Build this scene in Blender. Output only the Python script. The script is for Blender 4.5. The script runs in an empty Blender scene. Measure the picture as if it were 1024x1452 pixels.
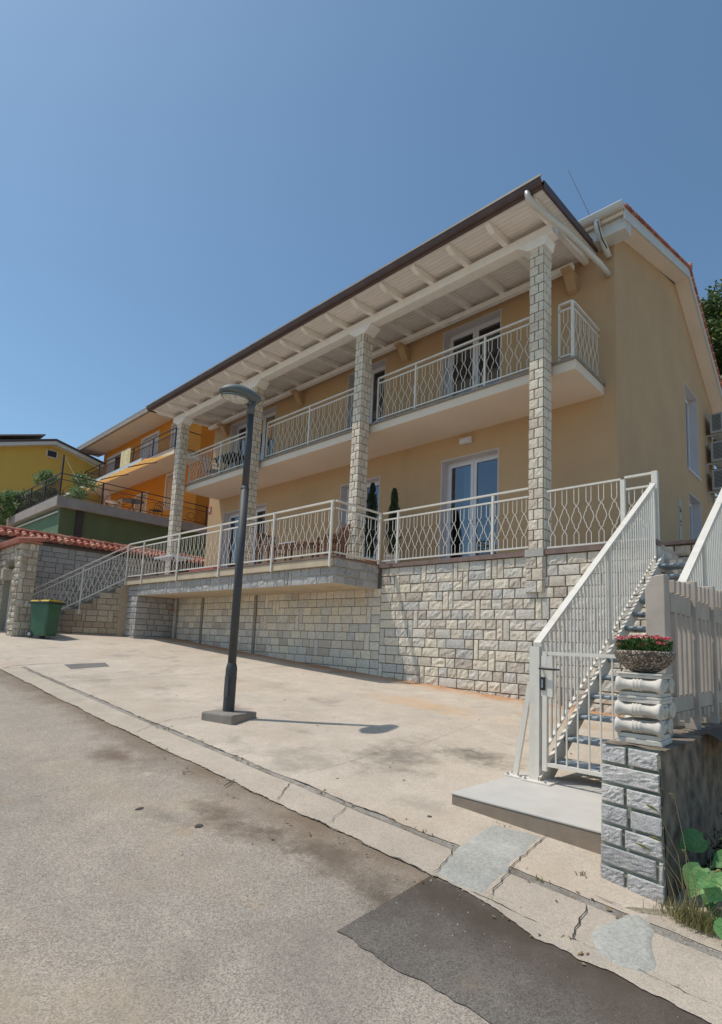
import bpy, math, random
from mathutils import Vector, Matrix, noise
random.seed(7)
R_ = math.radians
scene = bpy.context.scene
COL = scene.collection

# ------------------------------------------------------------------ terrain height
GC = (-0.04877979386307851, 0.07775678931541924, 0.0011353438179925734, 0.0013823946206309064, 0.0001913610100197168)
def G(x, y):
    x = max(-21.0, min(6.0, x)); y = max(-9.0, min(11.0, y))
    return GC[0]*x + GC[1]*y + GC[2]*x*x + GC[3]*x*y + GC[4]

# ------------------------------------------------------------------ mesh builder
class MB:
    def __init__(s): s.v = []; s.f = []; s.t = []
    def add(s, vs, fs, t=.5):
        b = len(s.v); s.v += [tuple(p) for p in vs]
        for f in fs: s.f.append(tuple(i+b for i in f)); s.t.append(t)
        return s
    def quad(s, a, b, c, d, t=.5): return s.add([a, b, c, d], [(0, 1, 2, 3)], t)
    def box(s, x0, x1, y0, y1, z0, z1, t=.5):
        return s.hexa([(x0,y0,z0),(x1,y0,z0),(x1,y1,z0),(x0,y1,z0)], [(x0,y0,z1),(x1,y0,z1),(x1,y1,z1),(x0,y1,z1)], t)
    def hexa(s, lo, hi, t=.5):
        return s.add(list(lo)+list(hi), [(3,2,1,0),(4,5,6,7),(0,1,5,4),(1,2,6,5),(2,3,7,6),(3,0,4,7)], t)
    def prism(s, pts, d, t=.5):            # polygon (3-D points) extruded by vector d
        n = len(pts); d = Vector(d); p = [Vector(q) for q in pts]
        return s.add(p+[q+d for q in p], [tuple(range(n))[::-1], tuple(range(n, 2*n))] + [(i, (i+1) % n, n+(i+1) % n, n+i) for i in range(n)], t)
    def bar(s, a, b, w, h, up=(0,0,1), t=.5):   # rectangular bar from a to b
        a = Vector(a); b = Vector(b); d = (b-a).normalized(); up = Vector(up)
        r = d.cross(up)
        if r.length < 1e-4: r = d.cross(Vector((0, 1, 0)))
        r.normalize(); u = r.cross(d).normalized()
        q = [r*w/2+u*h/2, -r*w/2+u*h/2, -r*w/2-u*h/2, r*w/2-u*h/2]
        return s.hexa([a+k for k in q], [b+k for k in q], t)
    def tube(s, pts, r, seg=6, ref=(0, 0, 1), cap=True, t=.5):
        pts = [Vector(p) for p in pts]; n = len(pts); ref = Vector(ref)
        rr = r if isinstance(r, (list, tuple)) else [r]*n
        vs = []
        for i, p in enumerate(pts):
            d = (pts[min(i+1, n-1)] - pts[max(i-1, 0)]).normalized()
            a = d.cross(ref)
            if a.length < 1e-3: a = d.cross(Vector((0.3, 1, 0.2)))
            a.normalize(); b = a.cross(d).normalized()
            for k in range(seg):
                th = 2*math.pi*(k+.5)/seg
                vs.append(p + a*math.cos(th)*rr[i] + b*math.sin(th)*rr[i])
        fs = [(i*seg+k, i*seg+(k+1) % seg, (i+1)*seg+(k+1) % seg, (i+1)*seg+k) for i in range(n-1) for k in range(seg)]
        if cap: fs += [tuple(range(seg))[::-1], tuple(range((n-1)*seg, n*seg))]
        return s.add(vs, fs, t)
    def lathe(s, c, prof, seg=24, axis=(0, 0, 1), t=.5, wob=0):   # prof: (radius, along axis)
        c = Vector(c); ax = Vector(axis).normalized()
        a = ax.cross(Vector((0, 0, 1)));
        if a.length < 1e-3: a = Vector((1, 0, 0))
        a.normalize(); b = ax.cross(a)
        vs = []
        for r, h in prof:
            for k in range(seg):
                th = 2*math.pi*k/seg; q = r*(1+wob*(random.random()-.5))
                vs.append(c+ax*h+a*math.cos(th)*q+b*math.sin(th)*q)
        n = len(prof)
        fs = [(i*seg+k, i*seg+(k+1) % seg, (i+1)*seg+(k+1) % seg, (i+1)*seg+k) for i in range(n-1) for k in range(seg)]
        fs += [tuple(range(seg))[::-1], tuple(range((n-1)*seg, n*seg))]
        return s.add(vs, fs, t)
    def grid(s, fn, nu, nv, t=.5):
        vs = [fn(i/nu, j/nv) for j in range(nv+1) for i in range(nu+1)]
        fs = [(j*(nu+1)+i, j*(nu+1)+i+1, (j+1)*(nu+1)+i+1, (j+1)*(nu+1)+i) for j in range(nv) for i in range(nu)]
        return s.add(vs, fs, t)
    def build(s, name, mat, parent=None, label=None, smooth=False, bevel=0):
        me = bpy.data.meshes.new(name); me.from_pydata(s.v, [], s.f)
        me.materials.append(mat)
        at = me.attributes.new('tint', 'FLOAT', 'FACE'); at.data.foreach_set('value', s.t)
        if smooth: me.polygons.foreach_set('use_smooth', [True]*len(me.polygons))
        me.update()
        o = bpy.data.objects.new(name, me); COL.objects.link(o)
        if parent is not None: o.parent = parent
        if label: o['label'] = label
        if bevel:
            m = o.modifiers.new('bevel', 'BEVEL'); m.width = bevel; m.segments = 2; m.limit_method = 'ANGLE'; m.angle_limit = .6
        return o
def thing(name, label, cat, group=None):
    o = bpy.data.objects.new(name, None); COL.objects.link(o); o.empty_display_size = .2
    o['label'] = label; o['category'] = cat
    if group: o['group'] = group
    return o
def tag(o, label, cat, group=None):
    o['label'] = label; o['category'] = cat
    if group: o['group'] = group
    return o
def struct(o, kind='structure', label=None, cat=None):
    o['kind'] = kind
    if label: o['label'] = label
    if cat: o['category'] = cat
    return o

# ------------------------------------------------------------------ materials
def newmat(name):
    m = bpy.data.materials.new(name); m.use_nodes = True
    nt = m.node_tree; b = nt.nodes['Principled BSDF']
    return m, nt, b
def N(nt, typ, **kw):
    n = nt.nodes.new(typ)
    for k, v in kw.items():
        if k.startswith('i_'): n.inputs[int(k[2:])].default_value = v
        else: setattr(n, k, v)
    return n
def L(nt, a, b): nt.links.new(a, b)
def coords(nt, sc=(1, 1, 1)):
    tc = N(nt, 'ShaderNodeNewGeometry')
    mp = N(nt, 'ShaderNodeMapping'); mp.inputs['Scale'].default_value = sc
    L(nt, tc.outputs['Position'], mp.inputs['Vector']); return mp.outputs['Vector']
def nz(nt, vec, scale, detail=4, rough=.55):
    n = N(nt, 'ShaderNodeTexNoise'); n.inputs['Scale'].default_value = scale
    n.inputs['Detail'].default_value = detail; n.inputs['Roughness'].default_value = rough
    L(nt, vec, n.inputs['Vector']); return n.outputs['Fac']
def ramp(nt, fac, stops):
    r = N(nt, 'ShaderNodeValToRGB'); e = r.color_ramp.elements
    while len(e) < len(stops): e.new(.5)
    for k, (p, c) in enumerate(stops):
        e[k].position = p; e[k].color = (c[0], c[1], c[2], 1) if isinstance(c, (tuple, list)) else (c, c, c, 1)
    L(nt, fac, r.inputs['Fac']); return r.outputs['Color']
def mix(nt, fac, a, b, mode='MIX'):
    m = N(nt, 'ShaderNodeMix', data_type='RGBA', blend_type=mode)
    if isinstance(fac, (int, float)): m.inputs[0].default_value = fac
    else: L(nt, fac, m.inputs[0])
    for k, s in ((6, a), (7, b)):
        if isinstance(s, (tuple, list)): m.inputs[k].default_value = (s[0], s[1], s[2], 1)
        else: L(nt, s, m.inputs[k])
    return m.outputs[2]
def bump(nt, b, hgt, dist=.01, strength=.6, normal=None):
    n = N(nt, 'ShaderNodeBump'); n.inputs['Distance'].default_value = dist; n.inputs['Strength'].default_value = strength
    L(nt, hgt, n.inputs['Height'])
    if normal: L(nt, normal, n.inputs['Normal'])
    L(nt, n.outputs['Normal'], b.inputs['Normal']); return n.outputs['Normal']
def plain(name, col, rough=.6, var=.12, scale=3, bs=None, bd=.004, metal=0, dirt=None):
    m, nt, b = newmat(name); v = coords(nt)
    f = nz(nt, v, scale, 5)
    lo = tuple(c*(1-var) for c in col); hi = tuple(min(1, c*(1+var)) for c in col)
    c = ramp(nt, f, [(.3, lo), (.7, hi)])
    if dirt:
        v2 = coords(nt, (1, 1, .25)); c = mix(nt, ramp(nt, nz(nt, v2, 2.3, 6, .65), [(.55, 0), (.78, dirt[3])]), c, dirt[:3])
    L(nt, c, b.inputs['Base Color']); b.inputs['Roughness'].default_value = rough; b.inputs['Metallic'].default_value = metal
    if bs: bump(nt, b, nz(nt, v, bs, 4), bd, .5)
    return m
def stone(name, stops, bs=38, bd=.012, rough=.85):
    m, nt, b = newmat(name); v = coords(nt)
    at = N(nt, 'ShaderNodeAttribute', attribute_name='tint')
    c = ramp(nt, at.outputs['Fac'], stops)
    f = nz(nt, v, 22, 8, .7); c = mix(nt, .8, c, ramp(nt, f, [(.3, .74), (.5, 1.02), (.72, 1.28)]), 'MULTIPLY')  # darker noise paints shaded crevices into the stone colour
    c = mix(nt, .85, c, ramp(nt, nz(nt, v, 110, 5, .75), [(.34, .45), (.47, 1), (.7, 1.3)]), 'MULTIPLY')
    c = mix(nt, ramp(nt, nz(nt, v, 3.1, 4), [(.60, 0), (.78, .35)]), c, tuple(k*.75 for k in stops[0][1]))
    L(nt, c, b.inputs['Base Color']); b.inputs['Roughness'].default_value = rough
    bump(nt, b, nz(nt, v, bs, 8, .7), bd, .9)
    return m

M = {}
M['stone'] = stone('limestone', [(0, (.48,.41,.34)), (.2, (.66,.57,.46)), (.4, (.76,.67,.53)), (.55, (.58,.53,.46)), (.7, (.71,.64,.54)), (.85, (.53,.50,.465)), (1, (.75,.66,.51))])
M['stone_col'] = stone('column_stone', [(0, (.62,.51,.40)), (.5, (.76,.65,.51)), (1, (.70,.62,.50))])
M['stone_warm'] = stone('warm_stone', [(0, (.42,.33,.25)), (.5, (.56,.47,.36)), (1, (.66,.58,.47))])
M['stone_grey'] = stone('grey_stone', [(0, (.36,.34,.325)), (.5, (.43,.405,.38)), (1, (.48,.45,.42))])
M['stone_dark'] = stone('granite', [(0, (.42,.40,.385)), (.5, (.54,.51,.49)), (1, (.68,.63,.58))], 150, .010)
M['stone_brown'] = stone('brown_stone', [(0, (.36,.26,.17)), (.5, (.44,.33,.22)), (1, (.50,.39,.27))])
M['mortar'] = plain('mortar', (.15,.13,.105), .95, .25, 20, 60, .004)
M['mortar_light'] = plain('mortar_light', (.33,.32,.25), .95, .2, 20, 60, .004)
M['stucco'] = plain('stucco', (.515,.335,.185), .9, .055, .9, 130, .0035, dirt=(.40,.24,.13,.35))
M['stucco_light'] = plain('stucco_light', (.56,.46,.36), .9, .04, 1.5, 130, .002, dirt=(.36,.28,.2,.5))
M['reveal'] = plain('reveal_white', (.60,.55,.55), .85, .04, 2, 100, .001)
M['paint'] = plain('white_metal', (.74,.685,.60), .48, .06, 9, 200, .001, dirt=(.46,.36,.26,.5))
M['pvc'] = plain('white_pvc', (.68,.66,.68), .35, .03, 3)
M['gutter_white'] = plain('gutter_white', (.60,.585,.54), .4, .06, 5, dirt=(.4,.36,.3,.4))
M['wood_white'] = plain('white_boards', (.88,.83,.78), .75, .05, 6, 60, .002, dirt=(.6,.52,.44,.4))
M['brown'] = plain('brown_metal', (.085,.05,.045), .55, .2, 4)
M['brown_sunlit'] = plain('gutter_sunlit_edge', (.30,.24,.17), .5, .15, 4)  # paler than the gutter: sunlight on its top edge put into the colour
M['black'] = plain('black_plastic', (.02,.02,.022), .45, .2, 8)
M['lamp_grey'] = plain('lamp_grey', (.06,.06,.062), .6, .14, 12, dirt=(.16,.15,.14,.5))
M['lamp_head'] = plain('lamp_head_grey', (.13,.14,.135), .6, .08, 8)
M['concrete'] = plain('concrete', (.46,.43,.39), .9, .1, 5, 70, .004, dirt=(.32,.28,.23,.5))
M['concrete_old'] = plain('old_concrete', (.20,.155,.115), .95, .6, 9, 60, .014, dirt=(.03,.022,.017,.9))  # near-black streaks are weathering plus shadow painted into the colour
M['concrete_side'] = plain('raw_concrete', (.27,.235,.20), .95, .15, 6, 50, .006)
M['fence_conc'] = plain('fence_concrete', (.50,.42,.345), .92, .12, 6, 90, .003, dirt=(.33,.28,.24,.45))
M['slab_edge'] = plain('slab_edge', (.56,.45,.31), .9, .1, 3, 60, .003, dirt=(.3,.22,.14,.6))
M['tile_edge'] = plain('tile_edge', (.21,.14,.115), .7, .2, 6)
M['terrace_tile'] = plain('terrace_tile', (.50,.42,.35), .6, .1, 4)
M['marble'] = plain('marble_skirting', (.52,.44,.42), .5, .1, 5)
M['roof_tile'] = stone('roof_tile', [(0, (.30,.085,.055)), (.5, (.42,.14,.09)), (1, (.50,.24,.17))], 20, .004)
M['plinth'] = plain('cast_stone', (.66,.60,.52), .85, .12, 16, 70, .004, dirt=(.26,.21,.165,.95))
M['green_wall'] = plain('green_wall', (.125,.145,.065), .9, .09, 1.2, 90, .003)
M['green_wall2'] = plain('teal_green_wall', (.115,.185,.11), .9, .09, 1.2, 90, .003)
M['orange'] = plain('orange_wall', (.62,.235,.03), .9, .05, 1.2, 90, .003)
M['yellow'] = plain('yellow_wall', (.64,.42,.09), .9, .05, 1, 90, .003)
M['soffit_beige'] = plain('beige_soffit', (.74,.62,.50), .9, .04, 1)
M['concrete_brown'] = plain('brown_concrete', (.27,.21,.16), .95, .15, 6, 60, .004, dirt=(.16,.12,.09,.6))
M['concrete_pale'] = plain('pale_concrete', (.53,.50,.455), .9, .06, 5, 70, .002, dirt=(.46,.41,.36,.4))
M['soffit_pink'] = plain('pale_soffit', (.80,.68,.57), .9, .05, 1)
M['iron'] = plain('dark_iron', (.05,.03,.03), .55, .2, 8)
M['slab_grey'] = plain('grey_slab', (.34,.29,.26), .9, .14, 2, 40, .006, dirt=(.18,.14,.12,.6))
M['wood'] = plain('terrace_wood', (.20,.085,.045), .5, .2, 14)
M['bin_green'] = plain('bin_green', (.04,.12,.068), .45, .16, 3, dirt=(.18,.28,.22,.6))
M['bin_yellow'] = plain('bin_yellow', (.62,.42,.03), .5, .06, 3)
M['bin_rim'] = plain('bin_rim', (.02,.035,.035), .5, .1, 3)
M['shutter'] = plain('shutter', (.56,.40,.32), .7, .06, 5)
M['frame_pale'] = plain('pale_frame', (.66,.58,.56), .7, .05, 5)
M['cloth'] = plain('patterned_cloth', (.72,.62,.36), .9, .3, 16)
M['white_cloth'] = plain('white_cloth', (.62,.66,.72), .9, .08, 8)
M['red_cloth'] = plain('red_cloth', (.45,.12,.09), .9, .2, 12)
M['blue_cloth'] = plain('blue_cloth', (.25,.42,.55), .9, .1, 8)
M['terracotta'] = plain('terracotta', (.42,.22,.14), .85, .1, 6)
M['pale_pot'] = plain('pale_pot', (.48,.42,.38), .85, .1, 6)
M['ac_white'] = plain('ac_white', (.42,.41,.39), .5, .05, 4)
M['ac_dark'] = plain('ac_dark', (.06,.06,.06), .6, .1, 30)
M['trunk'] = plain('bark', (.14,.10,.07), .95, .2, 12, 40, .01)
M['twig'] = plain('dry_stalk', (.40,.29,.15), .9, .2, 20)
M['plaque'] = plain('plaque', (.42,.40,.36), .5, .04, 4)
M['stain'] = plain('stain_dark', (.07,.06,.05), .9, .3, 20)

def leafmat(name, dark, mid, light, trans=.25):
    m, nt, b = newmat(name)
    at = N(nt, 'ShaderNodeAttribute', attribute_name='tint')
    c = ramp(nt, at.outputs['Fac'], [(0, dark), (.5, mid), (1, light)])
    L(nt, c, b.inputs['Base Color']); b.inputs['Roughness'].default_value = .5
    tr = N(nt, 'ShaderNodeBsdfTranslucent'); L(nt, c, tr.inputs['Color'])
    ms = N(nt, 'ShaderNodeMixShader'); ms.inputs[0].default_value = trans
    out = nt.nodes['Material Output']; L(nt, b.outputs[0], ms.inputs[1]); L(nt, tr.outputs[0], ms.inputs[2]); L(nt, ms.outputs[0], out.inputs[0])
    return m
M['leaf'] = leafmat('tree_leaf', (.03,.055,.012), (.07,.12,.022), (.14,.18,.04))
M['leaf_dark'] = leafmat('dark_leaf', (.018,.03,.01), (.03,.05,.016), (.06,.09,.03))
M['leaf_vine'] = leafmat('vine_leaf', (.08,.13,.05), (.20,.30,.11), (.48,.52,.30))
M['leaf_broad'] = leafmat('broad_leaf', (.07,.18,.055), (.13,.29,.09), (.28,.46,.16), .25)
M['cypress'] = leafmat('cypress_leaf', (.015,.03,.015), (.03,.055,.022), (.07,.10,.04), .1)
M['flower'] = leafmat('flower_petal', (.55,.03,.06), (.75,.09,.13), (.85,.32,.35), .2)
M['bowl_leaf'] = leafmat('bowl_leaf', (.02,.06,.015), (.05,.13,.03), (.12,.22,.05), .2)
M['dryleaf'] = leafmat('dry_leaf', (.10,.055,.03), (.20,.12,.06), (.38,.27,.14), .1)
M['grass'] = leafmat('dry_grass', (.14,.16,.05), (.30,.27,.10), (.45,.36,.18), .2)

def glassmat():
    m, nt, b = newmat('window_glass')
    g = N(nt, 'ShaderNodeBsdfGlossy'); g.inputs['Roughness'].default_value = .01; g.inputs['Color'].default_value = (.85,.9,1,1)
    t = N(nt, 'ShaderNodeBsdfTransparent'); t.inputs['Color'].default_value = (.55,.6,.62,1)
    fr = N(nt, 'ShaderNodeFresnel'); fr.inputs['IOR'].default_value = 2.3
    ms = N(nt, 'ShaderNodeMixShader'); L(nt, fr.outputs[0], ms.inputs[0]); L(nt, t.outputs[0], ms.inputs[1]); L(nt, g.outputs[0], ms.inputs[2])
    L(nt, ms.outputs[0], nt.nodes['Material Output'].inputs[0]); return m
M['glass'] = glassmat()
def curtainmat():
    m, nt, b = newmat('curtain'); b.inputs['Base Color'].default_value = (.45,.62,.74,1); b.inputs['Roughness'].default_value = .9; return m
M['curtain'] = curtainmat()
def lensmat():
    m, nt, b = newmat('lamp_lens'); v = coords(nt)
    L(nt, ramp(nt, nz(nt, v, 22, 3), [(.35, (.42,.40,.36)), (.65, (.62,.60,.55))]), b.inputs['Base Color']); b.inputs['Roughness'].default_value = .15; return m
M['lens'] = lensmat()

def boardmat():      # painted tongue-and-groove boards running along X
    m, nt, b = newmat('soffit_boards'); v = coords(nt)
    sp = N(nt, 'ShaderNodeSeparateXYZ'); L(nt, v, sp.inputs[0])
    mu = N(nt, 'ShaderNodeMath', operation='MULTIPLY'); mu.inputs[1].default_value = 1/.105; L(nt, sp.outputs['Y'], mu.inputs[0])
    fl = N(nt, 'ShaderNodeMath', operation='FLOOR'); L(nt, mu.outputs[0], fl.inputs[0])
    fr = N(nt, 'ShaderNodeMath', operation='FRACT'); L(nt, mu.outputs[0], fr.inputs[0])
    wn = N(nt, 'ShaderNodeTexWhiteNoise', noise_dimensions='1D'); L(nt, fl.outputs[0], wn.inputs['W'])
    c = ramp(nt, wn.outputs['Value'], [(0, (.86,.80,.75)), (1, (.91,.86,.81))])
    c = mix(nt, .6, c, ramp(nt, nz(nt, coords(nt, (1.2, 9, 9)), 3, 6), [(.3, .78), (.7, 1.1)]), 'MULTIPLY')
    g = ramp(nt, fr.outputs[0], [(0, .6), (.05, .6), (.09, 1), (.94, 1), (1, .7)])
    L(nt, mix(nt, .8, c, g, 'MULTIPLY'), b.inputs['Base Color']); b.inputs['Roughness'].default_value = .7
    bump(nt, b, g, .006, .8); return m
M['boards'] = boardmat()
def awningmat():
    m, nt, b = newmat('striped_awning'); v = coords(nt)
    sp = N(nt, 'ShaderNodeSeparateXYZ'); L(nt, v, sp.inputs[0])
    mu = N(nt, 'ShaderNodeMath', operation='MULTIPLY'); mu.inputs[1].default_value = 1/.42; L(nt, sp.outputs['X'], mu.inputs[0])
    fr = N(nt, 'ShaderNodeMath', operation='FRACT'); L(nt, mu.outputs[0], fr.inputs[0])
    c = ramp(nt, fr.outputs[0], [(0, (.85,.42,.05)), (.42, (.85,.42,.05)), (.46, (.95,.86,.55)), (.60, (.95,.86,.55)), (.64, (.80,.30,.03)), (.9, (.80,.30,.03)), (.93, (.95,.80,.40))])
    L(nt, c, b.inputs['Base Color']); b.inputs['Roughness'].default_value = .9
    tr = N(nt, 'ShaderNodeBsdfTranslucent'); L(nt, c, tr.inputs['Color'])
    ms = N(nt, 'ShaderNodeMixShader'); ms.inputs[0].default_value = .45
    L(nt, b.outputs[0], ms.inputs[1]); L(nt, tr.outputs[0], ms.inputs[2]); L(nt, ms.outputs[0], nt.nodes['Material Output'].inputs[0]); return m
M['awning'] = awningmat()
def gratemat():
    m, nt, b = newmat('galvanised_tread'); v = coords(nt)
    vo = N(nt, 'ShaderNodeTexVoronoi'); vo.inputs['Scale'].default_value = 26; L(nt, v, vo.inputs['Vector'])
    c = ramp(nt, vo.outputs['Distance'], [(.25, (.07,.085,.10)), (.42, (.36,.43,.48)), (.7, (.50,.56,.60))])
    L(nt, c, b.inputs['Base Color']); b.inputs['Roughness'].default_value = .55; b.inputs['Metallic'].default_value = .15; return m
M['grate'] = gratemat()
M['galv'] = plain('galvanised', (.27,.31,.34), .6, .18, 30, metal=.1)
def bowlmat():
    m, nt, b = newmat('pebble_bowl'); v = coords(nt)
    vo = N(nt, 'ShaderNodeTexVoronoi'); vo.inputs['Scale'].default_value = 95; L(nt, v, vo.inputs['Vector'])
    c = ramp(nt, vo.outputs['Color'], [(.2, (.15,.105,.075)), (.5, (.34,.25,.18)), (.85, (.70,.60,.48))])
    c = mix(nt, ramp(nt, vo.outputs['Distance'], [(.3, 0), (.6, .8)]), c, (.07,.05,.04))
    L(nt, c, b.inputs['Base Color']); b.inputs['Roughness'].default_value = .8
    iv = N(nt, 'ShaderNodeMath', operation='SUBTRACT'); iv.inputs[0].default_value = 1; L(nt, vo.outputs['Distance'], iv.inputs[1])
    bump(nt, b, iv.outputs[0], .006, .9); return m
M['bowl'] = bowlmat()

def N2(nt, s):
    m = N(nt, 'ShaderNodeMath', operation='MULTIPLY'); L(nt, s, m.inputs[0]); m.inputs[1].default_value = .5; return m.outputs[0]
def groundmat(name, base, var, spk, stains=(), bscale=90, bdist=.006, speck=.5, streak=None, spots=(), lane=None):
    """base/var: large tone drift, spk: fine aggregate speckle, stains: (scale, lo, hi, colour, strength, seed)"""
    m, nt, b = newmat(name); v = coords(nt)
    c = ramp(nt, nz(nt, v, .55, 7, .6), [(.32, tuple(k*(1-var) for k in base)), (.68, tuple(k*(1+var) for k in base))])
    if lane: c = mix(nt, .9, c, ramp(nt, nz(nt, coords(nt, (.18, 1.3, 1)), 1.1, 6, .6), [(.3, lane[0]), (.7, lane[1])]), 'MULTIPLY')
    c = mix(nt, .8, c, ramp(nt, nz(nt, v, 3.2, 9, .75), [(.3, .84), (.7, 1.14)]), 'MULTIPLY')
    sp = N(nt, 'ShaderNodeTexVoronoi'); sp.inputs['Scale'].default_value = spk*1.5; L(nt, v, sp.inputs['Vector'])
    c = mix(nt, speck, c, ramp(nt, sp.outputs['Color'], [(.15, .55), (.5, 1.0), (.9, 1.45)]), 'MULTIPLY')
    for sc, lo, hi, colr, st, seed in stains:
        mp = N(nt, 'ShaderNodeMapping'); mp.inputs['Location'].default_value = (seed, seed*1.7, 0); L(nt, v, mp.inputs['Vector'])
        c = mix(nt, ramp(nt, nz(nt, mp.outputs[0], sc, 7, .62), [(lo, 0), (hi, st)]), c, colr)
    if streak:      # band of soil washed against a long edge at y = y0 (world), width w
        y0, w, colr, st = streak
        s = N(nt, 'ShaderNodeSeparateXYZ'); L(nt, v, s.inputs[0])
        d = N(nt, 'ShaderNodeMath', operation='SUBTRACT'); L(nt, s.outputs['Y'], d.inputs[0]); d.inputs[1].default_value = y0
        a = N(nt, 'ShaderNodeMath', operation='ABSOLUTE'); L(nt, d.outputs[0], a.inputs[0])
        q = N(nt, 'ShaderNodeMath', operation='DIVIDE'); L(nt, a.outputs[0], q.inputs[0]); q.inputs[1].default_value = w
        nn = nz(nt, v, 2.2, 7, .65)
        ad = N(nt, 'ShaderNodeMath', operation='ADD'); L(nt, q.outputs[0], ad.inputs[0]); L(nt, nn, ad.inputs[1])
        c = mix(nt, ramp(nt, ad.outputs[0], [(.45, st), (1.1, 0)]), c, colr)
    for sx, sy_, rx, ry, colr, st, nsc in spots:
        mp = N(nt, 'ShaderNodeMapping', vector_type='POINT'); mp.inputs['Scale'].default_value = (1/rx, 1/ry, 0); mp.inputs['Location'].default_value = (-sx/rx, -sy_/ry, 0)
        L(nt, v, mp.inputs['Vector']); ln = N(nt, 'ShaderNodeVectorMath', operation='LENGTH'); L(nt, mp.outputs[0], ln.inputs[0])
        nn = nz(nt, v, nsc, 8, .7); ad = N(nt, 'ShaderNodeMath', operation='MULTIPLY_ADD'); L(nt, nn, ad.inputs[0]); ad.inputs[1].default_value = 1.9; L(nt, ln.outputs['Value'], ad.inputs[2])
        c = mix(nt, ramp(nt, ad.outputs[0], [(.95/2, st), (1.5/2, 0)]) if False else ramp(nt, N2(nt, ad.outputs[0]), [(.50, st), (.80, 0)]), c, colr)
    L(nt, c, b.inputs['Base Color']); b.inputs['Roughness'].default_value = .93
    h = mix(nt, .5, nz(nt, v, bscale, 6, .7), nz(nt, v, 9, 5, .6))
    bump(nt, b, h, bdist, .8)
    return m
M['asphalt'] = groundmat('old_asphalt', (.335,.285,.232), .10, 115, [(.9, .57, .72, (.38,.29,.19), .45, 3), (.8, .54, .72, (.19,.165,.14), .5, 11), (4.2, .66, .74, (.48,.41,.31), .65, 5), (2.4, .63, .75, (.36,.25,.14), .5, 17), (5, .72, .76, (.12,.1,.09), .6, 27)], spots=((-5.2,2.3,.9,.35,(.15,.10,.065),.85,3),(-3.4,2.3,1.1,.3,(.15,.105,.07),.9,4),(-2.5,2.45,.8,.3,(.12,.085,.055),.8,4),(-3.7,2.0,.5,.25,(.13,.11,.09),.5,6),(-2.0,2.35,.45,.3,(.10,.075,.05),.85,5),(-2.2,.6,1.2,.8,(.42,.33,.22),.45,3),(-3.6,.2,1.5,.7,(.42,.34,.24),.4,4)), streak=(2.70, .7, (.175,.12,.075), .85), bdist=.003, speck=.85, lane=((.86,.86,.88),(1.14,1.11,1.07)))
M['patch'] = groundmat('new_asphalt', (.15,.13,.11), .2, 110, [(.9, .48, .62, (.10,.075,.055), .7, 41), (1.6, .52, .70, (.17,.135,.10), .6, 8), (2.6, .62, .74, (.24,.19,.13), .6, 2)], bdist=.004, speck=.8, streak=(2.62, 1.0, (.07,.050,.034), .95))
M['forecourt'] = groundmat('forecourt_concrete', (.51,.43,.345), .09, 70, [(.7, .52, .70, (.40,.32,.235), .55, 1), (2.7, .58, .68, (.56,.50,.42), .5, 31), (1.3, .57, .70, (.24,.20,.165), .6, 21), (6, .62, .72, (.34,.28,.22), .4, 6), (.4, .55, .7, (.52,.37,.24), .5, 9)], spots=((-3.55,4.3,.75,.9,(.20,.165,.13),.8,5),(-3.0,4.9,.8,.5,(.18,.15,.115),.85,6),(-4.1,3.6,.9,.5,(.32,.27,.215),.7,4),(-6.35,4.25,.45,.5,(.24,.18,.13),.75,4),(-2.6,3.5,.5,.3,(.33,.28,.22),.6,7),(-7.5,5.8,1.8,.6,(.40,.32,.24),.6,2),(-5.0,6.6,2.4,.6,(.55,.35,.19),.6,2),(-9.6,3.6,1.4,.5,(.30,.25,.2),.6,3),(-3.2,7.2,1.0,.5,(.50,.30,.16),.7,3)), bdist=.004, speck=.3, streak=(8.2, 1.0, (.47,.225,.09), 1.0))
M['kerb'] = groundmat('kerb_concrete', (.46,.385,.305), .09, 130, [(1.4, .56, .72, (.33,.28,.23), .5, 4), (5, .6, .7, (.36,.33,.30), .4, 8)], bdist=.003, speck=.4)
M['joint'] = groundmat('joint_fill', (.30,.265,.225), .2, 90, [(5, .5, .65, (.15,.125,.09), .7, 4)], bdist=.01, speck=.6)
M['cement'] = groundmat('fresh_cement', (.40,.385,.34), .12, 60, [(2.2, .52, .66, (.55,.52,.48), .7, 14), (3, .66, .74, (.16,.15,.14), .7, 6)], bdist=.008, speck=.35)
M['soil'] = groundmat('soil', (.34,.28,.20), .2, 30, bdist=.03, speck=.6)
M['crack'] = plain('crack', (.035,.028,.022), .95, .3, 20)
M['manhole'] = groundmat('manhole_metal', (.17,.155,.145), .15, 50, bdist=.006, speck=.5)
# ================================================================== GROUND
def n1(x, s=1.0, seed=0): return noise.noise(Vector((x*s, seed*7.3, seed*1.9)))
def surface(name, mat, x0, x1, ylo, yhi, nx, ny, dz, kind='structure'):
    mb = MB()
    def f(u, v):
        x = x0+(x1-x0)*u; a, b = ylo(x), yhi(x); y = a+(b-a)*v
        return (x, y, G(x, y)+dz+.004*noise.noise(Vector((x*1.3, y*1.3, 0))))
    mb.grid(f, nx, ny)
    return struct(mb.build(name, mat, smooth=True), kind)
mb = MB()
mb.grid(lambda u, v: ((u-.5)*240-20, (v-.5)*240+20, G((u-.5)*240-20, (v-.5)*240+20)-.16), 80, 80)
struct(mb.build('ground', M['soil'], smooth=True))
jag = lambda s, a, seed: (lambda x: a + s*n1(x, 2.3, seed) + s*.6*n1(x, 11, seed+3) + s*.35*n1(x, 37, seed+5))
e_road = jag(.022, 2.715, 1)
surface('road', M['asphalt'], -40, 8, lambda x: -12, lambda x: 3.3, 260, 60, 0)
kin = lambda x: 3.055+.012*n1(x, 3, 9)
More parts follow.
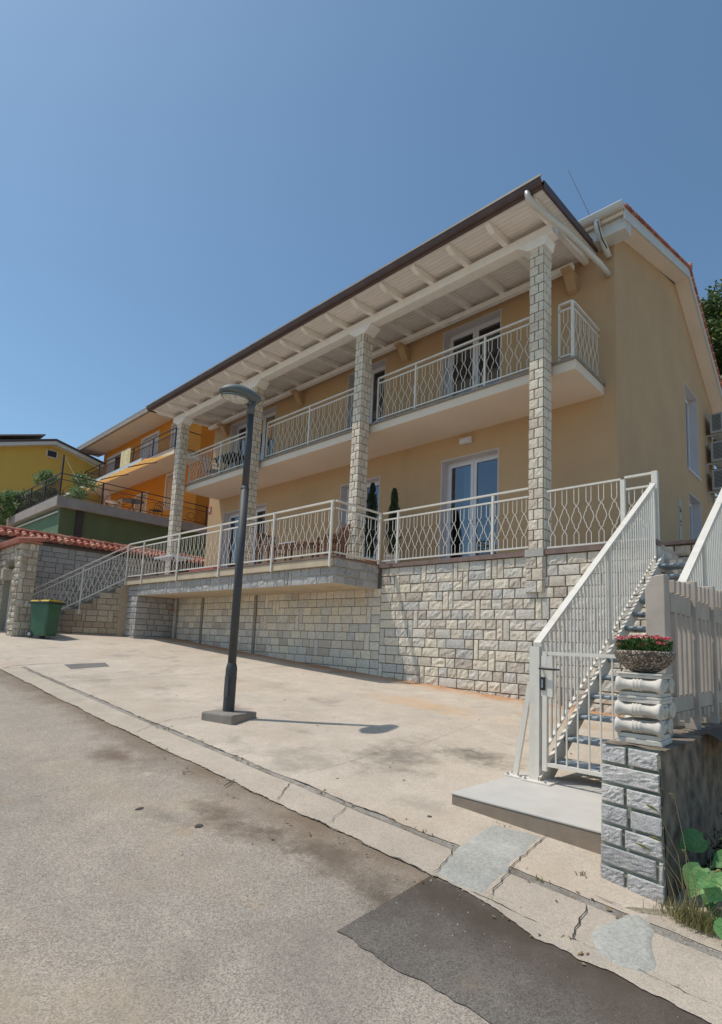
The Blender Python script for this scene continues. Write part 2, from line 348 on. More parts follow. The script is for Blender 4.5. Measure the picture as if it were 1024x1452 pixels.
jout = lambda x: 3.125+.022*n1(x, 2.1, 12)+.012*n1(x, 13, 13)
surface('kerb', M['kerb'], -11.4, 3, lambda x: e_road(x)+.010*n1(x, 21, 4), kin, 700, 6, .009)
surface('kerb_joint', M['joint'], -11.4, 3, lambda x: kin(x)-.004, lambda x: jout(x)+.006, 400, 2, .0055)
surface('forecourt', M['forecourt'], -11.4, -.95, jout, lambda x: 8.3, 300, 60, .010)
surface('forecourt', M['forecourt'], -40, -11.4, lambda x: e_road(x)+.0, lambda x: 8.3, 120, 30, .010)
surface('verge_slab', M['kerb'], -.95, 3, jout, lambda x: 3.62+.03*n1(x, 4, 5), 60, 10, .009)
def seam_w(x): return max(0.0, .002+.009*n1(x, 3.1, 8)+.007*n1(x, 15, 18))
surface('seam', M['crack'], -11.4, 3, lambda x: e_road(x)-.0005-.3*seam_w(x), lambda x: e_road(x)+.7*seam_w(x), 1800, 1, .0135)
surface('seam', M['crack'], -11.4, -2.05, lambda x: jout(x)-.3*seam_w(x+9), lambda x: jout(x)+.7*seam_w(x+9), 1200, 1, .0145)
surface('seam', M['crack'], -11.4, -2.05, lambda x: kin(x)-.35*seam_w(x+4), lambda x: kin(x)+.35*seam_w(x+4), 1200, 1, .0135)
def sand_w(x): return min(1.0, max(0.0, (x+1.75)/.5))*(.11+.03*n1(x, 5, 40))
surface('sandy_edge', M['kerb'], -1.9, 3, lambda x: e_road(x)-sand_w(x)-.002+.008*n1(x, 24, 41), lambda x: e_road(x)-.001, 300, 4, .0105)
surface('asphalt_patch', M['patch'], -1.955, 4, lambda x: 1.985+.05*n1(x, 1.4, 30)+.03*n1(x, 5, 31)+.016*n1(x, 17, 32), lambda x: e_road(x)-.012, 260, 14, .005)
def patch(name, mat, pts, dz=.02, jit=.0, lab=None):
    cx = sum(p[0] for p in pts)/len(pts); cy = sum(p[1] for p in pts)/len(pts)
    ring = []
    n = len(pts)
    for i in range(n):
        a, b = pts[i], pts[(i+1) % n]; m = 7
        for k in range(m):
            t = k/m; x = a[0]+(b[0]-a[0])*t; y = a[1]+(b[1]-a[1])*t
            if jit: x += jit*noise.noise(Vector((x*9, y*9, 2))); y += jit*noise.noise(Vector((x*9, y*9, 7)))
            ring.append((x, y))
    mb = MB(); vs = []; K = 5
    for j in range(K+1):
        s = 1-j/K
        for x, y in ring:
            X = cx+(x-cx)*s; Y = cy+(y-cy)*s
            vs.append((X, Y, G(X, Y)+dz*(1 if j else .4)))
    m = len(ring)
    mb.add(vs, [(j*m+i, j*m+(i+1) % m, (j+1)*m+(i+1) % m, (j+1)*m+i) for j in range(K) for i in range(m)])
    return struct(mb.build(name, mat, smooth=True))
patch('cement_patch', M['cement'], [(-2.089,3.63),(-1.737,3.682),(-1.688,3.168),(-1.64,2.74),(-1.72,2.72),(-1.952,2.73),(-2.012,2.995),(-2.048,3.165)], .0165, .022)
patch('cement_patch', M['cement'], [(-1.06,3.04),(-1.03,3.12),(-.99,3.155),(-.93,3.12),(-.885,3.02),(-.83,2.88),(-.80,2.76),(-.83,2.70),(-.93,2.66),(-1.02,2.68),(-1.09,2.78),(-1.10,2.9)], .020, .02)
mh = patch('manhole_cover', M['manhole'], [(-11.465,3.76),(-11.419,4.556),(-10.834,4.424),(-10.798,3.693)], .018)
def crack(pts, w=.012, dz=.0185, name='crack'):
    mb = MB(); P = []
    for i in range(len(pts)-1):
        a, b = pts[i], pts[i+1]; d = math.hypot(b[0]-a[0], b[1]-a[1]); k = max(2, int(d/.045))
        for q in range(k): t = q/k; P.append((a[0]+(b[0]-a[0])*t, a[1]+(b[1]-a[1])*t))
    P.append(pts[-1]); Q = []
    for i, (x, y) in enumerate(P):
        j = .02*noise.noise(Vector((x*17, y*17, 5))) ; Q.append((x+j, y+.02*noise.noise(Vector((x*17, y*17, 9)))))
    vs = []
    for i, (x, y) in enumerate(Q):
        a = Q[max(0, i-1)]; b = Q[min(len(Q)-1, i+1)]; dx, dy = b[0]-a[0], b[1]-a[1]; l = math.hypot(dx, dy)+1e-6
        ww = w*(.35+random.random()*.65)*(0.25 if i in (0, len(Q)-1) else 1)/2
        for s in (-1, 1):
            X, Y = x-dy/l*ww*s, y+dx/l*ww*s; vs.append((X, Y, G(X, Y)+dz))
    mb.add(vs, [(2*i, 2*i+1, 2*i+3, 2*i+2) for i in range(len(Q)-1)])
    return struct(mb.build(name, M['crack']))
for pts, w in (([(-5.942,2.74),(-6.186,3.106),(-6.267,3.356),(-6.201,3.693)], .009), ([(-3.419,2.74),(-3.535,2.884),(-3.652,3.071)], .010),
        ([(-2.848,2.73),(-2.889,2.848),(-2.98,3.062)], .007), ([(-1.133,2.70),(-1.17,2.847),(-1.197,3.04)], .009), ([(-1.95,2.73),(-1.98,2.889),(-2.038,3.079)], .007),
        ([(-1.60,2.73),(-1.68,3.177),(-1.723,3.70)], .007), ([(-3.736,3.2),(-3.725,3.862),(-3.763,4.262),(-3.647,4.755),(-3.719,5.342),(-3.788,6.04)], .004),
        ([(-3.35,4.945),(-3.202,5.047),(-2.966,4.986),(-2.6,5.218)], .007), ([(-11.37,2.74),(-11.583,2.989),(-11.658,3.354),(-11.57,3.755)], .02),
        ([(-9.5,3.13),(-9.2,5.2),(-9.35,8.1)], .008), ([(-6.4,7.2),(-4.9,7.35),(-3.3,7.1)], .004)):
    crack(pts, w)
patch('broken_edge', M['soil'], [(-1.07,3.165),(-1.0,3.225),(-.93,3.285),(-.885,3.30),(-.88,3.25),(-.94,3.20),(-1.0,3.165)], .015, .02)
crack([(-1.2,3.16),(-1.08,3.165)], .012)
for x, y, r in ((-3.959,1.916,.032), (-3.422,2.091,.03), (-2.922,2.325,.012), (-2.45,3.36,.02)):
    patch('oil_spot', M['stain'], [(x+r*math.cos(a)*random.uniform(.6, 1.2), y+r*math.sin(a)*random.uniform(.6, 1.2)) for a in [k*math.pi/4 for k in range(8)]], .016 if y > 3 else .006, r*.4)
# a loose scatter of grit along the road edge: nobody could count it
mb = MB()
for i in range(2600):
    x = -random.random()**1.6*12+.2
    y = random.choice([2.72+random.gauss(0, .045), 3.1+random.gauss(0, .03), 2.6-abs(random.gauss(0, .3)), random.uniform(-1, 2.4)])
    if random.random() < .16: y = random.uniform(3.2, 7.5)
    r = random.uniform(.0015, .0055)*(1.6 if random.random() < .06 else 1); z = G(x, y)+.016
    z = G(x, y)+(.004 if y < 2.6 else .010)
    t = random.random(); a = random.random()*6
    p = [(x+r*math.cos(a+k*2.1)*random.uniform(.7, 1.3), y+r*math.sin(a+k*2.1)*random.uniform(.7, 1.3), z) for k in range(3)]
    mb.add(p+[(x, y, z+r*1.1)], [(0, 1, 3), (1, 2, 3), (2, 0, 3)], t)
struct(mb.build('grit', M['stone_warm']), 'stuff', 'fine stone grit scattered along the cracked kerb edge', 'grit')
mb = MB(); z0 = G(-3.96, 2.67)+.012
mb.tube([(-3.93,2.60,z0), (-3.96,2.66,z0+.008), (-4.02,2.76,z0+.012)], [.004,.005,.002], 5); mb.tube([(-3.96,2.66,z0+.008), (-3.93,2.72,z0+.01)], [.003,.001], 5)
tag(mb.build('twig', M['trunk']), 'small dry forked twig lying on the kerb edge', 'twig')

# small weeds rooted in the joints: nobody could count them
mb = MB()
for cx_, cy_, n_ in ((-5.9,3.09,16), (-6.6,3.10,10), (-4.4,3.08,8), (-8.2,3.11,12), (-2.3,3.12,8), (-1.5,3.10,14), (-9.9,3.1,10), (-5.2,2.72,6), (-1.2,2.70,8), (-6.9,8.14,16), (-8.0,8.15,12), (-4.9,8.12,10), (-1.35,3.33,14), (-2.0,3.62,8)):
    for k in range(n_//2):
        x = cx_+random.gauss(0,.035); y = cy_+random.gauss(0,.014); z = G(x,y)+.01; a = random.random()*6.28; h = random.uniform(.008,.03)
        mb.tube([(x,y,z), (x+h*.4*math.cos(a),y+h*.4*math.sin(a),z+h*.7), (x+h*.9*math.cos(a),y+h*.9*math.sin(a),z+h)], [.003,.0035,.0005], 3, cap=False, t=random.random())
struct(mb.build('weeds', M['grass']), 'stuff', 'tiny weeds sprouting from the joints of the paving', 'weeds')
mb = MB()
for i in range(330):
    x = -14.5*random.random()**1.3-1; y = random.choice([8.12-abs(random.gauss(0,.12)), 3.1+random.gauss(0,.05), 2.66-abs(random.gauss(0,.08)), random.uniform(3.3,8)]); z = G(x,y)+.014
    r = random.uniform(.008,.022); a = random.random()*6.28; q = random.uniform(-.5,.5)*r
    mb.add([(x-r*math.cos(a),y-r*math.sin(a),z), (x+.5*r*math.sin(a),y-.5*r*math.cos(a),z+abs(q)), (x+r*math.cos(a),y+r*math.sin(a),z+.3*r), (x-.5*r*math.sin(a),y+.5*r*math.cos(a),z+.002)], [(0,1,2,3)], random.random())
struct(mb.build('dry_leaves', M['dryleaf']), 'stuff', 'small dry leaves scattered over the forecourt and gutter', 'leaves')
# ================================================================== STONE CLADDING
def stones(mb, o, u, v, n, W, H, ch, lr=(.2, .42), dep=.022, two=.12, joint=.007, gap=(.045, .04), rough=1.0, clip=None, flat=.12):
    o, u, v, n = Vector(o), Vector(u).normalized(), Vector(v).normalized(), Vector(n).normalized()
    rows = max(1, round(H/ch)); ch = H/rows
    blocked = {i: [] for i in range(rows+1)}
    for i in range(rows):
        bl = sorted(blocked[i]); s = 0.0
        while s < W-1e-4:
            inb = [b for b in bl if b[0]-1e-4 <= s < b[1]-1e-4]
            if inb: s = inb[0][1]; continue
            nxt = min([b[0] for b in bl if b[0] > s+1e-4]+[W])
            l = random.uniform(*lr); tall = False
            if two and i < rows-1 and random.random() < two and nxt-s > .2:
                l = random.uniform(lr[0]*.55, lr[0]*.8); tall = True
            if nxt-s-l < lr[0]*.5: l = nxt-s if nxt-s < lr[1]*1.25 else (nxt-s)*.5
            if tall and l > lr[0]*1.1: tall = False
            if tall: blocked[i+1].append((s, s+l))
            one_stone(mb, o, u, v, n, s, s+l, i*ch, (i+(2 if tall else 1))*ch, dep, joint, gap, rough, clip, flat)
            s += l
def one_stone(mb, o, u, v, n, a, b, c, d, dep, joint=.007, gap=(.045, .04), rough=1.0, clip=None, flat=.12, t=None):
    o, u, v, n = Vector(o), Vector(u), Vector(v), Vector(n)
    if clip and not clip((a+b)/2, (c+d)/2): return
    a += joint; b -= joint; c += joint; d -= joint
    if b-a < .01 or d-c < .01: return
    nx = max(4, min(11, 2+int((b-a)/gap[0]))); ny = max(4, min(9, 2+int((d-c)/gap[1])))
    t = random.random() if t is None else t
    sd = random.random()*50; fl = random.random() < flat
    k = random.uniform(.6, 1.15); tu, tv = random.uniform(-.35, .35), random.uniform(-.35, .35)
    eu, ev = min(.2, .007/(b-a)), min(.2, .007/(d-c))
    us = [0, eu]+[eu+(1-2*eu)*q/(nx-2) for q in range(1, nx-2)]+[1-eu, 1]; vs_ = [0, ev]+[ev+(1-2*ev)*q/(ny-2) for q in range(1, ny-2)]+[1-ev, 1]
    def f(i, j):
        x = a+(b-a)*i; y = c+(d-c)*j
        if i in (0, 1) or j in (0, 1): h = 0
        else:
            e = min(1, min(i, 1-i)*(b-a)/.05, min(j, 1-j)*(d-c)/.05)
            h = dep*(k*(.72+.28*e) + tu*(i-.5) + tv*(j-.5))
            if not fl: h += dep*rough*(.7*noise.noise(Vector((x*14+sd, y*14, sd)))+.75*(random.random()-.5))*(.35+.65*e)
            x += (random.random()-.5)*.005; y += (random.random()-.5)*.005
        return o+u*x+v*y+n*h
    vs = [f(i, j) for j in vs_ for i in us]; nx = len(us)-1; ny = len(vs_)-1
    mb.add(vs, [(j*(nx+1)+i, j*(nx+1)+i+1, (j+1)*(nx+1)+i+1, (j+1)*(nx+1)+i) for j in range(ny) for i in range(nx)], t)
def column_stones(mb, x0, x1, y0, y1, z0, z1, ch=.172, dep=.012, skip=(), mode=0, rough=.9):
    rows = round((z1-z0)/ch); ch = (z1-z0)/rows
    for i in range(rows):
        for f_, (o, u, n, W) in enumerate((((x0, y0, z0), (1,0,0), (0,-1,0), x1-x0), ((x1, y0, z0), (0,1,0), (1,0,0), y1-y0), ((x1, y1, z0), (-1,0,0), (0,1,0), x1-x0), ((x0, y1, z0), (0,-1,0), (-1,0,0), y1-y0))):
            if f_ in skip: continue
            s = W*(.36 if (i+f_) % 2 else .64)
            for a, b in ((0, s), (s, W)):
                one_stone(mb, o, u, (0, 0, 1), n, a, b, i*ch, (i+1)*ch, dep, .0055, (.035, .035), rough, None, .3)

# ================================================================== RAILINGS
UNIT = [(1,.038),(.73,.038),(.665,.002),(.62,.033),(.585,.036),(.56,.040),(.548,.056),(.51,.066),(.46,.079),(.41,.066),(.372,.056),(.36,.040),(.335,.036),(.30,.033),(.255,.002),(.19,.038),(0,.038)]
def balusters(mb, a, b, h, pitch=.2, r=.0062, unit=UNIT, seg=4):
    a, b = Vector(a), Vector(b); L_ = (b-a).length; n = max(1, round(L_/pitch)); d = (b-a)/L_
    hd = Vector((d.x, d.y, 0)).normalized(); nrm = hd.cross(Vector((0, 0, 1)))
    for i in range(n):
        c = a+(b-a)*((i+.5)/n)
        for s in (-1, 1):
            mb.tube([c+Vector((0, 0, t*h))+d*(s*w/max(.3, abs(d.dot(hd)))) for t, w in unit], r, seg, nrm, False)
def rail_bay(parent, a, b, H=1.0, mat=None, low=.09, mid=.87, top=True, pitch=.2, r=.0062, name='baluster_panel', unit=UNIT):
    """one bay of railing from a to b (floor points): hand rail, under rail, bottom rail and the bent bars"""
    mat = mat or M['paint']; a, b = Vector(a), Vector(b); Z = Vector((0, 0, 1))
    mb = MB()
    mb.bar(a+Z*mid, b+Z*mid, .03, .028); mb.bar(a+Z*low, b+Z*low, .03, .028)
    balusters(mb, a+Z*low, b+Z*low, mid-low, pitch, r, unit)
    o = mb.build(name, mat, parent)
    if top:
        m2 = MB(); m2.bar(a+Z*H, b+Z*H, .048, .03); m2.build('hand_rail', mat, parent)
    return o
def post(parent, p, z0, z1, w=.035, mat=None):
    MB().box(p[0]-w/2, p[0]+w/2, p[1]-w/2, p[1]+w/2, z0, z1).build('post', mat or M['paint'], parent)

# ================================================================== WALL WITH OPENINGS
def wall(mb, o, u, n, W, z0, z1, ops, thick=.28, t=.5):
    """wall outer face through o along u; openings (a, b, c, d) in u / z; reveals go back by thick along -n"""
    o, u, n = Vector(o), Vector(u), Vector(n)
    P = lambda a, z, dpt=0: Vector((o.x, o.y, 0))+u*a-n*dpt+Vector((0, 0, z))
    us = sorted({0, W}|{q for p in ops for q in p[:2]}); zs = sorted({z0, z1}|{q for p in ops for q in p[2:]})
    for i in range(len(us)-1):
        for j in range(len(zs)-1):
            cu, cz = (us[i]+us[i+1])/2, (zs[j]+zs[j+1])/2
            if any(p[0] < cu < p[1] and p[2] < cz < p[3] for p in ops): continue
            mb.quad(P(us[i], zs[j]), P(us[i+1], zs[j]), P(us[i+1], zs[j+1]), P(us[i], zs[j+1]), t)
def reveal(parent, o, u, n, op, depth, mat, name='window_reveal'):
    o, u, n = Vector(o), Vector(u), Vector(n); a, b, c, d = op; k = .003
    P = lambda q, z, dpt: Vector((o.x, o.y, 0))+u*q-n*dpt+Vector((0, 0, z))
    mb = MB(); w = .02
    for q0, q1, c0, c1 in ((a, a, c, d), (b, b, c, d)):
        s = -w if q0 == a else w
        mb.hexa([P(q0, c0, -k), P(q0+s, c0, -k), P(q0+s, c0, depth+.1), P(q0, c0, depth+.1)], [P(q0, c1, -k), P(q0+s, c1, -k), P(q0+s, c1, depth+.1), P(q0, c1, depth+.1)])
    for z, s in ((d, w), (c, -w)):
        mb.hexa([P(a-w, z, -k), P(b+w, z, -k), P(b+w, z, depth+.1), P(a-w, z, depth+.1)], [P(a-w, z+s, -k), P(b+w, z+s, -k), P(b+w, z+s, depth+.1), P(a-w, z+s, depth+.1)])
    mb.build(name, mat, parent)
def glazed(parent, o, u, n, op, depth, leaves=2, fw=.07, name='french_door', mat=None, curtain=None, glass=None, handle=True):
    o, u, n = Vector(o), Vector(u), Vector(n); a, b, c, d = op
    P = lambda q, z, dpt: Vector((o.x, o.y, 0))+u*q-n*dpt+Vector((0, 0, z))
    def bx(mb, q0, q1, z0, z1, d0, d1): mb.hexa([P(q0,z0,d0),P(q1,z0,d0),P(q1,z0,d1),P(q0,z0,d1)], [P(q0,z1,d0),P(q1,z1,d0),P(q1,z1,d1),P(q0,z1,d1)])
    mb = MB(); o_ = .045
    bx(mb, a, a+o_, c, d, depth, depth+.07); bx(mb, b-o_, b, c, d, depth, depth+.07); bx(mb, a+o_, b-o_, d-o_, d, depth, depth+.07); bx(mb, a+o_, b-o_, c, c+.03, depth, depth+.07)
    w = (b-a-2*o_)/leaves; f = []
    for k in range(leaves):
        p, q = a+o_+k*w+.004, a+o_+(k+1)*w-.004; zb, zt = c+.035, d-o_-.004
        bx(mb, p, p+fw, zb, zt, depth-.018, depth+.05); bx(mb, q-fw, q, zb, zt, depth-.018, depth+.05)
        bx(mb, p+fw, q-fw, zt-fw, zt, depth-.018, depth+.05); bx(mb, p+fw, q-fw, zb, zb+fw*1.2, depth-.018, depth+.05)
        f.append((p+fw, q-fw, zb+fw*1.2, zt-fw))
    if handle and leaves > 1:
        q = f[0][1]+fw*.6; bx(mb, q, q+.02, c+1.0, c+1.12, depth-.06, depth-.018)
    fr = mb.build(name, mat or M['pvc'], parent)
    for p, q, zb, zt in f:
        g = MB(); g.quad(P(p,zb,depth+.012), P(q,zb,depth+.012), P(q,zt,depth+.012), P(p,zt,depth+.012)); g.build('pane', glass or M['glass'], fr)
    if curtain:
        for ca, cb in curtain:
            g = MB(); g.grid(lambda i, j: P(ca+(cb-ca)*i, c+.05+(d-c-.1)*j, depth+.14+.02*math.sin(i*34)), 48, 1); g.build('curtain', M['curtain'], fr, smooth=True)
    return fr

# ================================================================== THE HOUSE
X, Y, Z = Vector((1,0,0)), Vector((0,1,0)), Vector((0,0,1))
TF = 3.2                      # terrace floor
UF = 6.50                     # upper balcony floor
FW = 9.82                     # facade plane
HX0, HX1 = -17.05, -3.28      # house ends
HB = 17.6                     # rear wall
CX = (-4.02, -8.25, -12.38, -16.5)
house = thing('house', 'large beige two storey house with a stone columned balcony and white timber porch roof', 'house')
ops_lo = [(-7.07,-5.66,3.24,5.75), (-10.34,-8.97,3.24,5.75), (-16.05,-13.68,3.24,5.75)]
ops_up = [(-7.11,-5.64,6.54,8.86), (-10.25,-8.93,6.54,8.86), (-15.95,-13.5,6.54,8.86)]
def rel(op): return (op[0]-HX0, op[1]-HX0, op[2], op[3])
mb = MB()
wall(mb, (HX0,FW,0), (1,0,0), (0,-1,0), HX1-HX0, 2.4, 9.75, [rel(o) for o in ops_lo+ops_up])
mb.quad((HX0,FW,9.75), (HX0,HB,8.7), (HX0,HB,2.4), (HX0,FW,2.4)); mb.quad((HX0,HB,2.4), (HX1,HB,2.4), (HX1,HB,8.9), (HX0,HB,8.9))
mb.build('front_wall', M['stucco'], house)
gops = [(4.81,5.98,6.18,8.33), (4.89,6.02,3.95,5.56)]      # along +Y from the corner
mb = MB(); wall(mb, (HX1,FW,0), (0,1,0), (1,0,0), HB-FW, 2.4, 8.62, gops)
mb.add([(HX1,FW,8.62), (HX1,HB,8.62), (HX1,HB,8.85), (HX1,14.05,10.62), (HX1,FW,9.50)], [(0,1,2,3,4)])
mb.build('gable_wall', M['stucco'], house)
mb = MB(); mb.box(HX0+.3,HX1-.3,FW+.35,HB-.2,6.28,6.45); mb.box(HX0+.3,HX1-.3,FW+.35,HB-.2,3.0,3.18); mb.box(HX0+.3,HX1-.3,13.4,13.5,3.2,8.9)
mb.build('floor', M['marble'], house)
for a, b in ((HX0,-16.06), (-13.67,-10.35), (-8.96,-7.09), (-5.64,HX1+.02)): MB().box(a,b,FW-.02,FW,TF+.02,TF+.26).build('skirting', M['marble'], house)
for k, op in enumerate(ops_lo+ops_up):
    reveal(house, (HX0,FW,0), X, -Y, rel(op), .24, M['reveal'])
    r = rel(op)
    cur = None
    if k in (0, 1): cur = [(r[0]+.36, r[0]+.62)]
    if k == 2: cur = [(r[0]+1.75, r[0]+2.25)]
    if k == 5: cur = [(r[0]+1.9, r[0]+2.2)]
    glazed(house, (HX0,FW,0), X, -Y, r, .22, 3 if k in (2, 5) else 2, curtain=cur)
for k, (op, nm) in enumerate(zip(gops, ('window', 'side_door'))):
    reveal(house, (HX1,FW,0), Y, X, op, .22, M['reveal'])
    glazed(house, (HX1,FW,0), Y, X, op, .2, 1, name=nm, handle=False)
MB().box(HX1-.002,HX1+.04,14.6,15.85,6.12,6.165).build('window_sill', M['pvc'], house)
# marks: the little plate by the side door and the number plate at the far corner
pl = MB().box(HX1,HX1+.012,13.72,13.92,4.25,5.2).build('wall_plaque', M['plaque'], house)
for z0, z1, y0, y1 in ((4.98,5.02,13.76,13.80),(4.93,4.98,13.80,13.88),(4.9,4.93,13.76,13.9),(4.66,4.70,13.76,13.79),(4.66,4.70,13.82,13.88),(4.58,4.6,13.76,13.88)): MB().box(HX1+.012,HX1+.016,y0,y1,z0,z1).build('plaque_lettering', M['black'], pl)
pl = MB().box(-17.04,-16.86,FW-.02,FW,5.9,6.12).build('number_plate', M['red_cloth'], house)
MB().box(-17.0,-16.9,FW-.026,FW-.02,5.95,6.07).build('number', M['plaque'], pl)
mb = MB(); mb.box(-6.57,-6.27,FW-.09,FW,6.02,6.15); mb.box(-6.53,-6.31,FW-.12,FW-.09,6.03,6.10); mb.build('wall_lamp', M['pvc'], house, bevel=.012)
# ---- balcony slab
MB().box(-16.42,-3.5,8.55,FW,6.285,6.455).build('balcony_slab', M['soffit_beige'], house)
MB().box(-16.45,-3.47,8.52,FW,6.455,6.50).build('slab_edge_tile', M['concrete_side'], house)
# ---- balcony railing bays
for x0, x1, mids in ((-16.36,-12.62,(-14.5,)), (-12.14,-8.5,(-10.35,)), (-8.0,-4.26,(-6.93,-5.26)), (-3.8,-3.57,())):
    rail_bay(house, (x0,8.6,UF), (x1,8.6,UF), 1.05, mid=.93)
    post(house, (x0,8.6), UF, UF+1.05, .03)
    for m_ in mids: post(house, (m_,8.6), UF, UF+1.03, .035)
    post(house, (x1,8.6), UF, UF+1.05, .042 if x1 > -3.6 else .03)
rail_bay(house, (-3.57,8.64,UF), (-3.57,9.78,UF), 1.05, mid=.93)
rail_bay(house, (-16.36,8.64,UF), (-16.36,9.78,UF), 1.05, mid=.93)
# ---- columns
for i, cx in enumerate(CX):
    zb = 2.52 if i == 0 else TF
    w = .138 if i < 3 else .15
    core = MB().box(cx-w+.014,cx+w-.014,8.2+.006,8.48,zb,8.53).build('column', M['mortar'], house)
    mb = MB(); column_stones(mb, cx-w+.010, cx+w-.010, 8.2, 8.484, TF+.0, 8.53, .172, .012)
    mb.build('stone_facing', M['stone_col'], core)
    if i == 0: mb = MB(); column_stones(mb, cx-w-.01, cx+w+.01, 8.15, 8.3, 2.52, 3.10, .19, .018, (2,)); mb.build('foot_facing', M['stone'], core)
    if i == 0: MB().box(cx-w-.02,cx+w+.02,8.13,8.3,3.10,3.22).build('column_base', M['concrete'], house)
    # white timber corbel block with chamfered ends
    q = .2; zt = 8.683
    mb = MB(); mb.prism([(cx-w-q,8.17,zt), (cx-w-q,8.17,zt-.03), (cx-w-.02,8.17,8.52), (cx+w+.02,8.17,8.52), (cx+w+(q if i else .06),8.17,zt-.03), (cx+w+(q if i else .06),8.17,zt)], (0,.33,0))
    mb.build('corbel', M['wood_white'], house, bevel=.006)
# ---- timbers
SZ = lambda y: 8.935+.092*(y-7.5)
MB().box(-17.0,-3.74,8.2,8.44,8.685,8.865).build('porch_beam', M['wood_white'], house, bevel=.008)
for a, b in ((-17.0,-12.2), (-12.2,-8.2), (-8.2,-3.95)): MB().box(a+.004,b-.004,9.52,9.64,8.875,8.985).build('wall_plate', M['wood_white'], house, bevel=.006)
for i in range(17):
    x = -3.80-.825*i
    y0 = 7.56; mb = MB(); zb = lambda y: SZ(y)-.135
    mb.hexa([(x-.05,y0,zb(y0)+.07), (x+.05,y0,zb(y0)+.07), (x+.05,FW,zb(FW)), (x-.05,FW,zb(FW))], [(x-.05,y0,SZ(y0)), (x+.05,y0,SZ(y0)), (x+.05,FW,SZ(FW)), (x-.05,FW,SZ(FW))])
    mb2 = MB(); mb2.prism([(x-.05,7.54,SZ(7.54)-.003), (x-.05,7.58,SZ(7.58)-.065), (x-.05,7.74,zb(7.74)), (x-.05,FW,zb(FW)), (x-.05,FW,SZ(FW)-.003)], (.1,0,0))
    mb2.build('rafter', M['wood_white'], house, bevel=.005)
for x in (-4.05, -8.21, -12.2, -16.2):
    mb = MB(); mb.prism([(x-.09,FW,8.872), (x-.09,9.42,8.872), (x-.09,9.42,8.82), (x-.09,9.55,8.80), (x-.09,9.72,8.55), (x-.09,FW,8.5)], (.18,0,0)); mb.build('wall_bracket', M['stucco'], house, bevel=.006)
mb = MB(); mb.hexa([(-17.2,7.52,SZ(7.52)), (-3.60,7.52,SZ(7.52)), (-3.60,FW,SZ(FW)), (-17.2,FW,SZ(FW))], [(-17.2,7.52,SZ(7.52)+.03), (-3.60,7.52,SZ(7.52)+.03), (-3.60,FW,SZ(FW)+.03), (-17.2,FW,SZ(FW)+.03)])
mb.build('soffit_boards', M['boards'], house)
mb = MB(); mb.hexa([(-17.22,7.50,SZ(7.50)+.034), (-3.59,7.50,SZ(7.50)+.034), (-3.59,FW,SZ(FW)+.034), (-17.22,FW,SZ(FW)+.034)], [(-17.22,7.50,9.03), (-3.59,7.50,9.03), (-3.59,FW,SZ(FW)+.10), (-17.22,FW,SZ(FW)+.10)])
mb.build('porch_roof', M['brown'], house)
mb = MB(); mb.prism([(-3.589,7.49,8.90), (-3.589,7.49,9.05), (-3.589,9.75,9.25), (-3.589,9.75,9.12)], (.035,0,0)); mb.build('verge_trim', M['brown'], house); mb = MB(); mb.prism([(-17.256,7.49,8.90), (-17.256,7.49,9.05), (-17.256,9.75,9.25), (-17.256,9.75,9.12)], (.035,0,0)); mb.build('verge_trim', M['brown'], house)
g = MB(); pr = [(7.45,9.12)]+[(7.37+.085*math.cos(a), 9.09+.085*math.sin(a)) for a in [math.pi*(0+k/8) + math.pi for k in range(9)][::-1]]
pr = [(7.50,8.90), (7.497,9.055)]+[(7.435+.06*math.cos(t), 9.03+.10*math.sin(t)) for t in [-k*math.pi/8 for k in range(9)]]
g.prism([(-17.28,y,z) for y, z in pr], (13.72,0,0)); go = g.build('gutter', M['brown'], house)
MB().box(-17.29,-3.55,7.362,7.384,9.035,9.066).build('gutter_lip', M['brown_sunlit'], go)
mb = MB(); mb.tube([(-3.82,7.44,8.96), (-3.81,7.47,8.86), (-3.76,7.62,8.78), (-3.60,8.4,8.74), (-3.44,9.45,8.69), (-3.38,9.80,8.60)], .052, 10); mb.build('downpipe', M['gutter_white'], house, smooth=True)
# ---- main roof: gentle front slope, steeper rear slope, tiles seen along the verge
RX1 = -2.96
def RZ(y): return 9.50+(10.86-9.50)*(y-9.42)/(13.95-9.42) if y < 13.95 else 10.86-(y-13.95)*.56
prof = [9.42, 13.95, 18.1]
mb = MB()
for y0, y1 in ((9.42,13.95), (13.95,18.1)):
    mb.hexa([(HX0-.3,y0,RZ(y0)-.10), (RX1-.03,y0,RZ(y0)-.10), (RX1-.03,y1,RZ(y1)-.10), (HX0-.3,y1,RZ(y1)-.10)], [(HX0-.3,y0,RZ(y0)), (RX1-.03,y0,RZ(y0)), (RX1-.03,y1,RZ(y1)), (HX0-.3,y1,RZ(y1))])
mb.build('roof_slab', M['soffit_pink'], house)
mb = MB()
for y0, y1 in ((9.42,13.95), (13.95,18.1)):
    mb.prism([(RX1-.027,y0,RZ(y0)-.22), (RX1-.027,y1,RZ(y1)-.22), (RX1-.027,y1,RZ(y1)), (RX1-.027,y0,RZ(y0))], (.03,0,0))
mb.build('barge_board', M['gutter_white'], house)
mb = MB()
for y0, y1 in ((9.72,13.95), (13.95,17.9)):
    mb.hexa([(HX1+.004,y0,RZ(y0)-.22), (RX1-.03,y0,RZ(y0)-.22), (RX1-.03,y1,RZ(y1)-.22), (HX1+.004,y1,RZ(y1)-.22)], [(HX1+.004,y0,RZ(y0)-.19), (RX1-.03,y0,RZ(y0)-.19), (RX1-.03,y1,RZ(y1)-.19), (HX1+.004,y1,RZ(y1)-.19)])
mb.build('verge_soffit', M['soffit_pink'], house)
